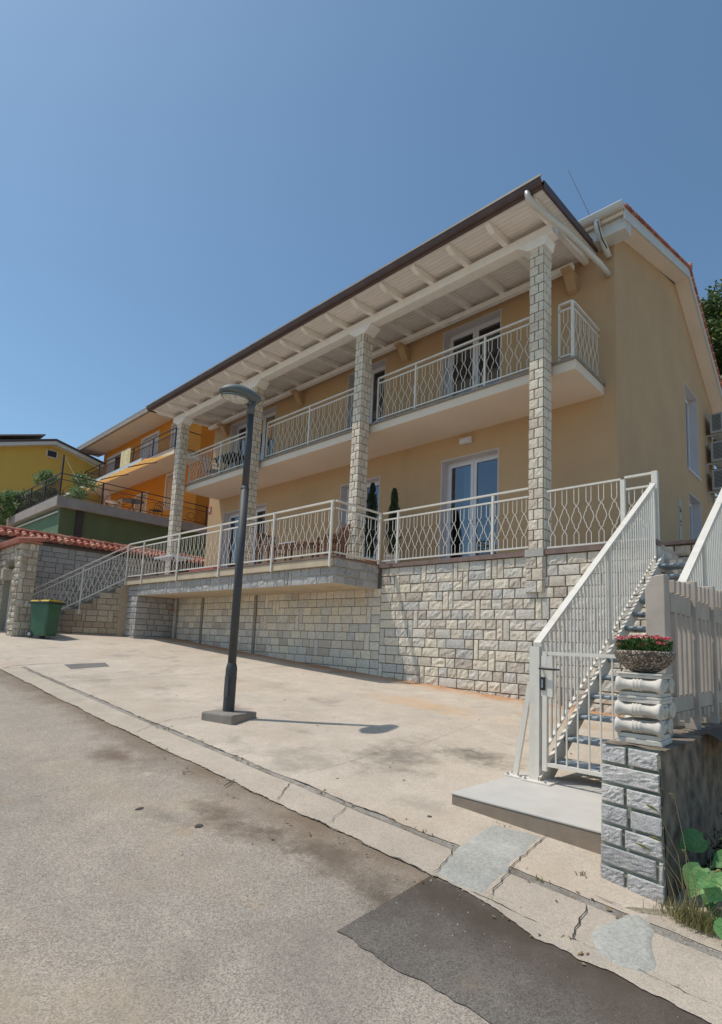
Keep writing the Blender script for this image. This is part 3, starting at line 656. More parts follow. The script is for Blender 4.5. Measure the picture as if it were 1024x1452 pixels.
MB().box(HX0-.3,RX1-.02,9.50,9.82,9.17,9.42).build('eaves_box', M['gutter_white'], house, bevel=.01)
mb = MB(); K = 46
for k in range(K):
    y0 = 9.40+(13.95-9.40)*k/27 if k < 27 else 13.95+(k-27)*.218
    y1 = y0+.20
    z = RZ(y0+.02); z2 = RZ(y1)
    for xx in ((RX1+.045, RX1-.14), (RX1-.14, RX1-.36)):
        mb.hexa([(xx[1],y0,z+.005), (xx[0],y0,z+.005), (xx[0],y1,z2+.005), (xx[1],y1,z2+.005)], [(xx[1],y0,z+.06), (xx[0],y0,z+.05), (xx[0],y1,z2+.02), (xx[1],y1,z2+.03)], random.random())
for k in range(60):       # front row ends seen above the gutter
    x = RX1-.1-.23*k
    mb.tube([(x,9.36,RZ(9.42)+.04), (x,9.62,RZ(9.62)+.05)], .07, 8, t=random.random())
mb.build('roof_tiles', M['roof_tile'], house)
mb = MB(); mb.tube([(HX0-.3,13.95,RZ(13.95)+.05), (RX1+.06,13.95,RZ(13.95)+.05)], .085, 8, t=.8); mb.build('ridge_tile', M['roof_tile'], house)
mb = MB(); mb.grid(lambda i, j: (HX0-.3+(RX1-.4-HX0+.3)*i, 9.42+(18.1-9.42)*j, RZ(9.42+(18.1-9.42)*j)+.03+.02*math.sin(i*380)), 400, 30); mb.build('roof_covering', M['roof_tile'], house)
pr = [(9.44,9.55)]+[(9.355+.085*math.cos(t), 9.545+.09*math.sin(t)) for t in [-k*math.pi/8 for k in range(9)]]
g = MB(); g.prism([(HX0-.3,y,z) for y, z in pr], (RX1-.0-HX0+.3,0,0)); go = g.build('gutter', M['gutter_white'], house)
MB().box(HX0-.3,RX1,9.262,9.28,9.54,9.556).build('gutter_lip', M['pvc'], go)
mb = MB(); mb.tube([(-3.43,9.36,9.50), (-3.43,9.38,9.34), (-3.40,9.62,9.12), (-3.37,9.78,8.94)], .055, 10); mb.tube([(-3.43,9.50,9.23),(-3.43,9.56,9.19)], .06, 10); mb.build('downpipe', M['gutter_white'], house, smooth=True)
mb = MB(); mb.tube([(-4.01,9.5,10.94), (-3.55,9.45,9.60)], .006, 5); mb.tube([(-3.55,9.40,9.62), (-3.40,9.33,9.40), (-3.36,9.40,9.1), (-3.30,9.5,8.92)], .011, 6); mb.build('antenna', M['black'], house)

# ================================================================== AIR CONDITIONERS
AC0 = None
def make_ac():
    t = thing('air_conditioner', 'white outdoor air conditioner', 'air conditioner', 'air conditioners stacked on the gable wall')
    mb = MB(); mb.box(0,.30,-.4,.4,0,.55); mb.build('casing', M['ac_white'], t, bevel=.015)
    gr = MB(); gr.box(.301,.306,-.36,.14,.04,.51); gr.box(.06,.26,-.405,-.401,.06,.50)
    gr.build('fan_opening', M['ac_dark'], t)
    sl = MB()
    for k in range(12): sl.box(.307,.316,-.36,.14,.06+k*.038,.07+k*.038); sl.box(.06,.26,-.412,-.406,.07+k*.036,.08+k*.036)
    sl.build('grille', M['ac_white'], t)
    for s in (-.3, .3): MB().box(-.12,.36,s-.02,s+.02,-.05,-.004).box(-.12,-.085,s-.02,s+.02,-.3,-.05).build('wall_bracket', M['ac_white'], t)
    return t
def copy_tree(o, parent=None):
    c = o.copy(); COL.objects.link(c)
    if parent is not None: c.parent = parent
    for ch in list(o.children): copy_tree(ch, c)
    return c
ac = make_ac()
for k, (z, lab) in enumerate(((7.62, 'topmost of the three air conditioner boxes under the rear eaves'), (6.83, 'middle one of the three air conditioner boxes behind the gable'), (6.05, 'lowest of the three air conditioner boxes behind the gable'))):
    a = ac if k == 0 else copy_tree(ac)
    a.location = (HX1+.12, 17.0, z); a['label'] = lab
bpy.context.view_layer.update()

# ================================================================== TERRACE
terr = thing('terrace', 'raised terrace clad in pale rough stone under the beige house', 'terrace')
wy = 8.2
mb = MB(); mb.box(-15.75,-2.26,wy+.008,wy+.30,.2,3.12); mb.build('retaining_wall', M['mortar'], terr)
rw = terr.children[0]
mb = MB(); stones(mb, (-7.32,wy+.006,.55), X, Z, -Y, 7.32-2.26, 3.12-.55, .172, (.17,.40), .020, .13, .0065); mb.build('stone_cladding', M['stone'], rw)
mb = MB(); stones(mb, (-15.75,wy+.006,.75), X, Z, -Y, 15.75-7.32, 2.72-.75, .172, (.2,.42), .010, .08, .006); mb.build('stone_cladding', M['stone'], rw)
mb = MB(); stones(mb, (-2.262,wy,.4), Y, Z, X, 1.2, 3.12-.4, .172, (.2,.40), .025, .1); mb.build('stone_cladding', M['stone'], rw)
MB().box(-2.9,-2.27,wy+.3,9.4,.3,3.12).build('return_wall', M['mortar'], terr)
# floor
MB().box(-16.45,-7.40,6.95,wy+.3,3.04,3.19).box(-16.45,-2.26,wy+.302,FW+.0,3.04,3.19).build('floor_slab', M['terrace_tile'], terr)
MB().box(-16.45,-7.42,6.90,6.948,3.02,3.17).build('slab_nose', M['slab_edge'], terr, bevel=.008)
MB().box(-16.47,-7.385,6.885,7.1,3.172,3.205).box(-7.43,-7.38,7.102,8.15,3.172,3.205).box(-7.43,-2.22,8.152,8.32,3.122,3.200).build('coping_tile', M['tile_edge'], terr)
MB().box(-15.75,-7.415,6.985,wy+.002,2.70,3.03).build('edge_beam', M['slab_edge'], terr)
eb = terr.children[-1]
mb = MB(); stones(mb, (-15.75,6.983,2.69), X, Z, -Y, 8.33, .335, .17, (.18,.42), .018, .1); stones(mb, (-7.413,6.983,2.69), Y, Z, X, 1.2, .48, .16, (.2,.4), .02, .1)
mb.build('stone_cladding', M['stone_grey'], eb)
for x in (-14.12, -11.55): MB().box(x-.05,x+.05,wy-.035,wy-.0,.8,2.69).build('groove_strip', M['concrete_side'], terr)  # dark raised strips stand in for recessed joint grooves in the wall
mb = MB(); mb.tube([(-15.55,wy-.09,1.3), (-15.55,wy-.09,2.69)], .045, 8); mb.build('drain_pipe', M['concrete'], terr)
mb = MB(); mb.tube([(-15.62,wy-.16,2.36), (-15.5,wy-.22,2.30), (-15.42,wy-.2,2.36)], .025, 6); mb.build('tap', M['red_cloth'], terr)
# left pier and side wall of the old stair
MB().box(-16.45,-15.765,7.02,wy+.3,1.1,3.03).build('pier', M['mortar'], terr)
pr_ = terr.children[-1]
mb = MB(); stones(mb, (-15.763,7.02,1.2), Y, Z, X, 1.2, 1.5, .17, (.22,.42), .018, .08); stones(mb, (-16.45,7.018,1.2), X, Z, -Y, .69, 1.83, .17, (.2,.42), .02, .08)
mb.build('stone_cladding', M['stone_grey'], pr_)

# ================================================================== TERRACE RAILINGS
tr = thing('terrace_railing', 'long white railing of bent bars along the terrace, ending at the last stone column', 'railing')
pts = (-16.42, -15.35, -13.3, -11.3, -9.25, -7.46)
for a, b in zip(pts, pts[1:]): rail_bay(tr, (a,6.93,3.18), (b,6.93,3.18), 1.09, mid=.95, low=.1, pitch=.205)
for x in pts[:-1]: post(tr, (x,6.88), 3.0, 4.26, .035)
post(tr, (-7.46,6.88), 3.0, 4.26, .04)
rail_bay(tr, (-7.42,6.95,3.18), (-7.42,8.2,3.18), 1.09, mid=.95, low=.1)
post(tr, (-7.42,8.2), 3.18, 4.26, .04)
for a, b in ((-7.38,-6.98), (-6.98,-4.84), (-4.84,-4.17)): rail_bay(tr, (a,8.25,3.18), (b,8.25,3.18), 1.09, mid=.95, low=.1, pitch=.178)
post(tr, (-6.98,8.25), 3.2, 4.26, .04); post(tr, (-4.84,8.25), 3.2, 4.26, .04)
tr2 = thing('terrace_railing', 'short white wrought railing between the last stone column and the metal stair', 'railing')
rail_bay(tr2, (-3.85,8.25,3.12), (-2.72,8.25,3.12), 1.06, mid=1.045, low=.12, pitch=.185, top=False)
rail_bay(tr2, (-2.66,8.25,3.12), (-2.30,8.25,3.12), 1.06, mid=.88, low=.12)
post(tr2, (-2.69,8.25), 3.12, 4.15, .06); post(tr2, (-2.26,8.25), 2.85, 4.20, .075)

# ================================================================== GROUND BEHIND THE STAIR HEAD
sw = thing('side_wall', 'low stone wall with terracotta capping at the head of the metal stair', 'wall')
mb = MB(); mb.box(-2.9,-.9,9.41,9.7,2.6,3.33); mb.build('wall_core', M['mortar'], sw)
mb = MB(); stones(mb, (-2.9,9.406,2.6), X, Z, -Y, 2.0, .72, .17, (.22,.45), .03, .1); mb.build('stone_cladding', M['stone_warm'], sw)
MB().box(-2.93,-.9,9.34,9.75,3.33,3.38).build('capping', M['tile_edge'], sw)
struct(MB().box(-2.9,2.0,9.752,24,2.9,3.40).box(-2.25,-.9,8.56,9.40,2.2,2.98).build('side_path', M['concrete']))

# ================================================================== METAL STAIR
SL = .66
def sy(y): return .57+SL*(y-4.6)
st = thing('metal_stair', 'white painted metal stair with galvanised treads climbing to the terrace', 'stair')
XL, XR = -2.20, -1.34
for xs in (XL, XR):
    mb = MB()
    mb.prism([(xs-.006,4.56,.42), (xs-.006,4.72,.42), (xs-.006,8.35,sy(8.35)-.20), (xs-.006,8.35,sy(8.35)), (xs-.006,4.56,sy(4.56))], (.012,0,0))
    e = .05 if xs == XL else -.05
    mb.bar((xs+.005,4.56,sy(4.56)), (xs+.005,8.35,sy(8.35)), .032, .010)
    mb.build('stringer', M['paint'], st)
for i in range(13):
    y = 4.78+.277*i; z = sy(y)-.05
    mb = MB(); mb.box(XL+.015,XR-.015,y,y+.27,z-.004,z+.006); to = mb.build('tread', M['grate'], st)
    m2 = MB(); m2.tube([(XL+.012,y,z-.008),(XR-.012,y,z-.008)], .020, 8, t=.5); m2.box(XL+.012,XL+.04,y,y+.27,z-.04,z-.005); m2.box(XR-.04,XR-.012,y,y+.27,z-.04,z-.005); m2.box(XL+.013,XR-.013,y+.255,y+.268,z-.04,z-.006)
    m2.build('nosing', M['galv'], to)
def stair_rail(x, y0, y1, H, kids_every=.086, y_start=None):
    mb = MB(); mb.bar((x,y0-.03,sy(y0-.03)+H), (x,y1,sy(y1)+H), .07, .022); mb.build('hand_rail', M['paint'], st)
    mb = MB(); mb.bar((x,y0,sy(y0)+.06), (x,y1,sy(y1)+.06), .03, .012)
    n = int((y1-y0)/kids_every)
    for k in range(1, n): y = y0+(y1-y0)*k/n; mb.box(x-.006,x+.006,y-.016,y+.016,sy(y)+.05,sy(y)+H-.01)
    mb.build('baluster_panel', M['paint'], st)
stair_rail(-2.245, 4.64, 8.12, 1.09); stair_rail(-1.31, 4.30, 8.3, 1.09)
for y in (6.35,): MB().box(-2.27,-2.22,y-.025,y+.025,sy(y)-.1,sy(y)+1.08).build('post', M['paint'], st)
MB().box(-2.29,-2.20,4.56,4.65,.50,1.64).build('post', M['paint'], st)
MB().box(-2.30,-2.24,8.13,8.19,2.75,sy(8.15)+1.10).build('post', M['paint'], st)
MB().box(-1.34,-1.28,4.30,4.36,.45,sy(4.33)+1.08).build('post', M['paint'], st)
MB().box(-1.335,-1.285,6.3,6.35,sy(6.3)-.1,sy(6.3)+1.08).build('post', M['paint'], st)
mb = MB(); mb.bar((-2.44,4.60,.50), (-2.30,4.60,1.32), .045, .03, (0,1,0)); mb.build('brace', M['paint'], st)
pt = MB().box(-2.52,-2.34,4.53,4.67,.502,.512).box(-2.335,-2.08,4.50,4.70,.502,.513).build('foot_plate', M['paint'], st)
for x, y in ((-2.49,4.56),(-2.49,4.64),(-2.37,4.56),(-2.31,4.53),(-2.13,4.53),(-2.31,4.68),(-2.11,4.67)): MB().lathe((x,y,.51), [(.012,0),(.012,.014),(.006,.022)], 6).build('bolt', M['galv'], pt)
gate = thing('stair_gate', 'white barred metal gate closing the foot of the metal stair', 'gate')
gx0, gx1, gy = -2.175, -1.30, 4.585
g0 = MB(); g0.bar((gx0,gy,1.585), (gx1,gy,1.585), .03, .03); g0.bar((gx0,gy,.655), (gx1,gy,.655), .035, .03); g0.box(gx0,gx0+.04,gy-.02,gy+.02,.60,1.60); g0.box(gx1-.03,gx1,gy-.015,gy+.015,.64,1.60)
g0.build('gate_frame', M['paint'], gate)
g0 = MB()
for k in range(1, 9): x = gx0+.02+(gx1-gx0-.04)*k/9; g0.tube([(x,gy,.66), (x,gy,1.58)], .0075, 6)
g0.build('gate_bars', M['paint'], gate)
MB().box(gx0-.01,gx0+.09,gy-.018,gy+.018,1.22,1.56).build('lock_plate', M['paint'], gate)
mb = MB(); mb.tube([(gx0-.01,gy-.06,1.455), (gx0+.13,gy-.06,1.452)], .011, 8); mb.tube([(gx0+.005,gy-.02,1.455),(gx0+.005,gy-.065,1.455)], .011, 8); mb.tube([(gx0+.13,gy-.06,1.452),(gx0+.17,gy-.06,1.452)], .007, 6); mb.build('handle', M['black'], gate)
mb = MB(); mb.box(gx0-.012,gx0+.028,gy-.034,gy-.019,1.27,1.38); lk = mb.build('lock', M['black'], gate)
MB().box(gx0+.001,gx0+.014,gy-.038,gy-.0345,1.29,1.36).build('keyhole_cover', M['galv'], lk)
# concrete landing slab
cs = thing('concrete_step', 'thick pale concrete landing slab under the foot of the metal stair', 'step')
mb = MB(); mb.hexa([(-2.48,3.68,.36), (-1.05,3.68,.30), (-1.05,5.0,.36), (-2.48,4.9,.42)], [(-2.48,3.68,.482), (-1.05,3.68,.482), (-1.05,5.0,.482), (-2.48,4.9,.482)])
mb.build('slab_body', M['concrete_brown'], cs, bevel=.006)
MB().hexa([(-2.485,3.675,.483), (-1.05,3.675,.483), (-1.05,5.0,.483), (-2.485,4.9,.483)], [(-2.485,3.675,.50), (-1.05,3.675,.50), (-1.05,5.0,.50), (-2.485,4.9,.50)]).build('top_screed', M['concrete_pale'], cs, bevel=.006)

# ================================================================== FOREGROUND PILLAR, GARDEN WALL, FENCE
gw = thing('garden_wall', 'low garden wall ending in a grey stone faced pillar with a weathered concrete side', 'wall')
px0, px1, py0, py1, pz = -1.262, -.935, 3.40, 3.80, 1.085
mb = MB(); mb.hexa([(px0-.008,py0,.1), (px1+.03,py0-.06,.1), (px1+.02,py1,.1), (px0,py1,.1)], [(px0+.012,py0+.01,pz), (px1,py0+.0,pz), (px1,py1,pz), (px0,py1,pz)]); core = mb.build('pillar', M['mortar_light'], gw)
mb = MB(); rows = [(0,.42), (1,), (0,.40), (0,.46), (0,.38), (2,.88), (0,.42)]
o = Vector((px0-.012,py0+.002,.30)); u = Vector((px1+.03-px0+.008, -.055, 0)); Wd = u.length; u.normalize(); H = (pz-.30)/7
for i, r in enumerate(rows):
    j = 6-i; z0, z1 = j*H, (j+1)*H
    cuts = [0, Wd] if r[0] == 1 else [0, Wd*r[1], Wd]
    for a, b in zip(cuts, cuts[1:]):
        sh = (Wd-(px1-px0))*(z0/(pz-.3))
        one_stone(mb, o+Vector((.02*z0,0,0)), u, Vector((0,.012,1)), Vector((0,-1,.02)), a, max(a+.02, b-(sh*.9 if b == Wd else 0)), z0, z1, .0105, .0085, (.010,.010), 1.15, None, .15)
mb.build('facing_stones', M['stone_dark'], core)
mb = MB()
def rough_side(i, j):
    y = py0-.05+(8.2-py0)*i; z = .05+(pz-.05)*j
    return (px1+.012+.03*(1-j)+.012*noise.noise(Vector((y*5,z*5,1)))+.008*noise.noise(Vector((y*19,z*19,1))), y, z)
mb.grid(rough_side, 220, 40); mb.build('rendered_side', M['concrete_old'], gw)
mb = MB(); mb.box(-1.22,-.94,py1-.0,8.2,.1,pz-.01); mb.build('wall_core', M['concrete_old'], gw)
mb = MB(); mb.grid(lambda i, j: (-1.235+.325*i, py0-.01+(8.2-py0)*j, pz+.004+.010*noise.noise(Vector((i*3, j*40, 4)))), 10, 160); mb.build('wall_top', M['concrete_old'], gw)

# stacked carved capitals
def make_capital(label, z, dx, rz, plates):
    t = thing('carved_capital', label, 'stone ornament', 'carved stone capitals stacked on the pillar')
    t.location = (-1.075+dx, 3.60, z); t.rotation_euler = (0,0,rz)
    mb = MB(); mb.box(-.105,.105,-.075,.11,-.040,.036); mb.build('block', M['plinth'], t, bevel=.004)
    for k, (z0, z1, g) in enumerate(plates):
        MB().box(-.118-g,.118+g,-.10-g,.135+g,z0,z1).build('abacus', M['plinth'], t, bevel=.004)
    for y in (-.090, .125):
        b = MB(); b.lathe((-.125,y,0), [(.028,0),(.044,.002),(.047,.010),(.044,.022),(.034,.034),(.029,.062),(.030,.088),(.036,.092),(.037,.101),(.031,.106),(.037,.111),(.037,.121),(.031,.126),(.037,.131),(.036,.140),(.030,.145),(.029,.19),(.034,.214),(.044,.230),(.048,.242),(.045,.249),(.038,.25)], 24, (1,0,0))
        bo = b.build('bolster', M['plinth'], t, smooth=True)
        pts = [(.1255, y+(.036-.0022*k)*math.cos(k*.6), (.036-.0022*k)*math.sin(k*.6)) for k in range(15)]
        v = MB(); v.tube(pts, .0045, 5, (1,0,0)); v.build('volute', M['plinth'], bo)
    for k in range(5):
        a = -.9+k*.45; f = MB(); f.tube([(.104,.018+.010*math.sin(a),-.035), (.113,.018+.045*math.sin(a),.022*math.cos(a))], [.006,.011], 6); f.build('leaf_carving', M['plinth'], t, smooth=True)
make_capital('white carved capital at the bottom of the stack, resting on the grey pillar', 1.188, -.008, .05, ((-.098,-.068,.006),(-.067,-.042,0)))
make_capital('white carved capital in the middle of the stack of three', 1.285, .0, -.02, ((.040,.062,0),))
make_capital('white carved capital on top of the stack, right under the flower bowl', 1.428, .002, .03, ((-.080,-.064,.004),(-.063,-.042,-.004),(.040,.058,0),(.0585,.070,.008)))
mb = MB(); c = (-1.075,3.62,1.499)
mb.lathe(c, [(.055,0),(.075,.006),(.095,.018),(.135,.05),(.160,.09),(.168,.112),(.170,.124),(.163,.130),(.155,.126),(.148,.105),(.02,.10)], 44, wob=.012)
tag(mb.build('flower_bowl', M['bowl'], smooth=True), 'round pebble-dash concrete bowl on top of the stacked capitals', 'flower bowl')
fl = thing('flowers', 'low red and pink bedding flowers with green leaves planted in the bowl', 'flowers')
mb = MB(); mf = MB()
def leafq(mb, p, d, up, l, w, t):
    p, d, up = Vector(p), Vector(d).normalized(), Vector(up); s = d.cross(up)
    if s.length < 1e-3: s = d.cross(Vector((1,0,0)))
    s.normalize(); nn = s.cross(d)*.15
    mb.add([p, p+d*l*.5+s*w*.5+nn*l, p+d*l, p+d*l*.5-s*w*.5+nn*l, p+d*l*.5-nn*l*.3], [(0,1,4),(1,2,4),(2,3,4),(3,0,4)], t)
for i in range(1100):
    a = random.random()*6.283; r = .145*math.sqrt(random.random()); h = random.random()*.055*(1.2-r*3)
    p = (c[0]+r*math.cos(a), c[1]+r*math.sin(a), c[2]+.12+h*1.3)
    leafq(mb, p, (math.cos(a)*.6+random.gauss(0,.5), math.sin(a)*.6+random.gauss(0,.5), .9), (random.gauss(0,1),random.gauss(0,1),.5), random.uniform(.02,.034), random.uniform(.008,.014), random.random())
for i in range(52):
    a = random.random()*6.283; r = .155*math.sqrt(random.random())
    p = Vector((c[0]+r*math.cos(a), c[1]+r*math.sin(a), c[2]+.18+random.uniform(-.03,.036)))
    for k in range(13):
        b = k*2.39; q = .014*math.sqrt((k+1)/13)
        leafq(mf, p+Vector((q*math.cos(b), q*math.sin(b), random.uniform(-.003,.007))), (math.cos(b),math.sin(b),random.uniform(.2,1.3)), (0,0,1), .013, .012, random.random())
mb.build('leaves', M['bowl_leaf'], fl); mf.build('blossoms', M['flower'], fl)

# precast concrete fence
cf = thing('concrete_fence', 'grey precast concrete picket fence standing on the garden wall', 'fence')
fx0, fx1 = -1.10, -1.02
def zt(y): return 2.125+.045*(y-4)
def zb(y): return 1.085+0*(y-4)
mb = MB(); mb.prism([(-1.16,3.95,1.08), (-1.16,3.95,2.06), (-1.11,3.95,2.13), (-1.04,3.95,2.14), (-1.04,3.95,1.08)], (0,.12,0)); mb.build('end_post', M['fence_conc'], cf, bevel=.006)
ys = [4.09, 4.68, 5.27, 5.86, 6.45, 7.04]
for a, b in zip(ys, ys[1:]):
    mb = MB()
    W_ = b-a-.06; n = 4
    mb.box(fx0+.02,fx1-.02,a,b-.06,1.90,2.03); mb.box(fx0+.02,fx1-.02,a,b-.06,1.235,1.34)
    for k in range(n):
        y = a+.05+(W_-.02)*k/n; w = .048
        mb.box(fx0+.008,fx1-.008,y,y+w,2.032,zt(y)-.01); mb.box(fx0+.008,fx1-.008,y,y+w,1.342,1.898); mb.box(fx0+.008,fx1-.008,y,y+w,1.15+.03*(k%2),1.233)
    mb.build('picket_panel', M['fence_conc'], cf, bevel=.004)
    MB().box(fx0-.01,fx1+.01,b-.058,b-.004,1.08,zt(b)+.01).build('fence_post', M['fence_conc'], cf, bevel=.005)

# plants at the right edge
def leaf_blade(mb, base, tip, width, sag, t, heart=True, n=6):
    base, tip = Vector(base), Vector(tip); d = tip-base; s = d.cross(Z).normalized()
    vs = []; prof = [.55,.95,1.0,.9,.62,.3,.02] if heart else [.2,.7,1,.9,.65,.3,.02]
    for i in range(n+1):
        f = i/n; p = base+d*f+Z*(math.sin(f*math.pi)*sag)
        w = width*prof[i]/2; vs += [p+s*w+Z*w*.25, p, p-s*w+Z*w*.25]
    fs = []
    for i in range(n): fs += [(3*i,3*i+1,3*i+4,3*i+3), (3*i+1,3*i+2,3*i+5,3*i+4)]
    mb.add(vs, fs, t)
bp_ = thing('broad_leaf_plant', 'bright green plant with large heart shaped leaves beside the dark wall', 'plant')
mb = MB(); ms = MB()
root = Vector((-.62,3.66,.28)); camv = Vector((0,0,1.6))
spec = [(-.79,3.60,.66,.17,.17,1), (-.76,3.42,.56,.20,.19,2), (-.62,3.30,.58,.19,.18,3), (-.55,3.48,.70,.17,.16,4), (-.62,3.22,.42,.19,.18,5), (-.50,3.3,.50,.18,.17,6), (-.45,3.5,.62,.17,.16,7), (-.74,3.5,.42,.11,.10,8), (-.52,3.15,.34,.19,.18,9), (-.42,3.2,.42,.17,.16,10), (-.36,3.4,.55,.17,.16,11), (-.70,3.36,.36,.10,.09,12)]
rr_ = random.Random(5)
spec += [(rr_.uniform(-.74,-.3), rr_.uniform(3.25,3.75), rr_.uniform(.33,.62), rr_.uniform(.12,.18), rr_.uniform(.11,.16), 20+q) for q in range(16)]
for x, y, z, l, w, sd_ in spec:
    z -= .035; l *= .82; w *= .80; p = Vector((x,y,z)); ms.tube([root, root.lerp(p,.5)+Z*.05, p], [.007,.005,.003], 5)
    tocam = (camv-p).normalized(); nrm = (tocam*.75+Z*.75+Vector((rr_.gauss(0,.22),rr_.gauss(0,.22),0))).normalized()
    dd = (Vector((rr_.uniform(-1,.5),rr_.uniform(-.7,.2),-1.0))); dd = (dd-nrm*dd.dot(nrm)).normalized(); sv = dd.cross(nrm).normalized()
    K = 10; prof = [.30,.74,.95,1.0,.97,.88,.74,.56,.36,.16,.0]; back = [-.10,-.06,-.0,0,0,0,0,0,0,0,0]
    vs = []
    for i in range(K+1):
        f = i/K; cpt = p+dd*l*f-nrm*(.10*l*f*f); wv = w*prof[i]/2; bk_ = dd*(back[i]*l)
        vs += [cpt+sv*wv+bk_+nrm*wv*.22, cpt+sv*wv*.5+bk_*.4+nrm*wv*.06, cpt, cpt-sv*wv*.5+bk_*.4+nrm*wv*.06, cpt-sv*wv+bk_+nrm*wv*.22]
    t_ = rr_.uniform(.3,.85)
    for i in range(K):
        for q in range(4): mb.add([vs[5*i+q],vs[5*i+q+1],vs[5*i+q+6],vs[5*i+q+5]], [(0,1,2,3)], min(1, max(0, t_+rr_.gauss(0,.07)+(.06 if q in (1,2) else -.04)-(.1 if i > 7 else 0))))
    for i in (1,3,5,7):
        for s_ in (0, 4): mb.tube([vs[5*i+2]+nrm*.001, vs[5*(i+1)+s_].lerp(vs[5*(i+1)+2],.15)+nrm*.002], [.0014,.0006], 3, cap=False, t=1.0)
    mb.tube([p, p+dd*l*.9-nrm*(.07*l-.002)], [.0025,.0008], 4, cap=False, t=1.0)
mb.build('leaves', M['leaf_broad'], bp_, smooth=True); ms.build('stems', M['leaf_broad'], bp_)
mb = MB()
for i in range(700):
    x = random.gauss(-.76,.06); y = random.gauss(3.25,.03); h = random.uniform(.02,.09)
    if random.random() < .04: h = random.uniform(.12,.30)
    z = G(x,y)+.02; a = random.random()*6.28; lean = random.uniform(.1,.7)*h
    mb.tube([(x,y,z), (x+lean*.4*math.cos(a),y+lean*.4*math.sin(a),z+h*.6), (x+lean*math.cos(a),y+lean*math.sin(a),z+h)], [.0016,.0013,.0004], 3, cap=False, t=random.random())
struct(mb.build('grass', M['grass']), 'stuff', 'dry grass tuft growing at the foot of the pillar', 'grass')
sd = thing('seed_grass', 'thin wild grass stems with pale green seed heads rising in front of the dark wall', 'grass stems')
mb = MB(); mh_ = MB()
for x, y, x2, y2, h in ((-.80,3.3,-.90,3.20,.52),(-.79,3.31,-.82,3.2,.60),(-.77,3.3,-.86,3.12,.40),(-.76,3.32,-.78,3.22,.34),(-.8,3.28,-.93,3.17,.33),(-.74,3.3,-.66,3.2,.3)):
    z = G(x,y); e = Vector((x2,y2,z+h)); mb.tube([(x,y,z), (x+(x2-x)*.3,y+(y2-y)*.3,z+h*.6), e], [.002,.0015,.001], 4)
    mh_.tube([e, e+Vector(((x2-x)*.25,(y2-y)*.2,.02)), e+Vector(((x2-x)*.45,(y2-y)*.4,.03))], [.003,.007,.002], 6)
mb.build('stems', M['twig'], sd); mh_.build('seed_heads', M['grass'], sd)
def clump(mb, c, r, n, size, t0=0, t1=1, flat=1.0):
    c = Vector(c)
    for i in range(n):
        d = Vector((random.gauss(0,1),random.gauss(0,1),random.gauss(0,1))).normalized(); k = random.random()**.4
        p = c+Vector((d.x*r[0],d.y*r[1],d.z*r[2]))*k
        q = Vector((random.gauss(0,1),random.gauss(0,1),random.gauss(0,1)*flat)).normalized()
        leafq(mb, p, q, (random.gauss(0,1),random.gauss(0,1),random.gauss(0,1)), size*random.uniform(.7,1.3), size*random.uniform(.5,.8), random.uniform(t0,t1))
bush = thing('ivy_bush', 'dark green bush growing low against the shaded garden wall', 'bush')
mb = MB()
for i in range(16): clump(mb, (-.72+random.uniform(-.1,.5),3.95+random.uniform(-.25,.5),.50+random.uniform(-.22,.14)), (.12,.12,.10), 110, .035)
mb.build('leaves', M['leaf_dark'], bush)
mb = MB()
for i in range(8): mb.tube([(-.65,3.95,.25), (-.65+random.uniform(-.15,.3),3.9+random.uniform(-.2,.3),.6)], [.006,.003], 4)
mb.build('stems', M['trunk'], bush)
# dark folded tarp edge on the wall top at the right border
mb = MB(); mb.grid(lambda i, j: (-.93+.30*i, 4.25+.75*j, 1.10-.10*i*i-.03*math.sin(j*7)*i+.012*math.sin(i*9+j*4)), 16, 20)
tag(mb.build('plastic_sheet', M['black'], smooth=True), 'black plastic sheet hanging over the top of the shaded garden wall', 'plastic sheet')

# ================================================================== STREET LAMP
lamp = thing('street_lamp', 'grey street lamp on a square concrete foot in the forecourt', 'street lamp')
lx, ly, lz = -5.94, 3.91, .62
mb = MB(); hw = .24
a_ = R_(18); rot = lambda dx, dy: (lx+.03+dx*math.cos(a_)-dy*math.sin(a_), ly+dx*math.sin(a_)+dy*math.cos(a_))
lo = [rot(-hw,-hw)+(.48,), rot(hw,-hw)+(.48,), rot(hw,hw)+(.48,), rot(-hw,hw)+(.48,)]; hi = [(p[0],p[1],.70) for p in lo]
mb.hexa(lo, hi); mb.build('concrete_foot', M['concrete_side'], lamp, bevel=.022)
TX, TY, TZ = -5.86, 3.87, 4.62
lpt = lambda z: (lx+(TX-lx)*(z-lz)/(TZ-lz), ly+(TY-ly)*(z-lz)/(TZ-lz), z)
mb = MB(); mb.tube([lpt(.60), lpt(1.22), lpt(1.26), lpt(1.29)], [.072,.070,.062,.052], 20); sl = mb.build('pole_base', M['lamp_grey'], lamp, smooth=False)
mb = MB(); mb.box(lx-.005,lx+.07,ly-.083,ly-.06,.88,1.12); mb.tube([lpt(1.10)[:2]+(1.098,), lpt(1.115)[:2]+(1.112,)], .0735, 20); mb.build('access_door', M['lamp_grey'], sl)
mb = MB(); mb.tube([lpt(1.28), lpt(3.52)], .052, 18); mb.build('pole', M['lamp_grey'], lamp, smooth=True)
mb = MB(); mb.tube([lpt(3.50), lpt(3.54)], [.055,.046], 18); mb.tube([lpt(3.53), lpt(4.60)], .043, 18); mb.build('upper_pole', M['lamp_grey'], lamp, smooth=True)
mb = MB(); mb.tube([lpt(4.50), lpt(4.66)], .052, 16); mb.build('collar', M['lamp_head'], lamp, smooth=True)
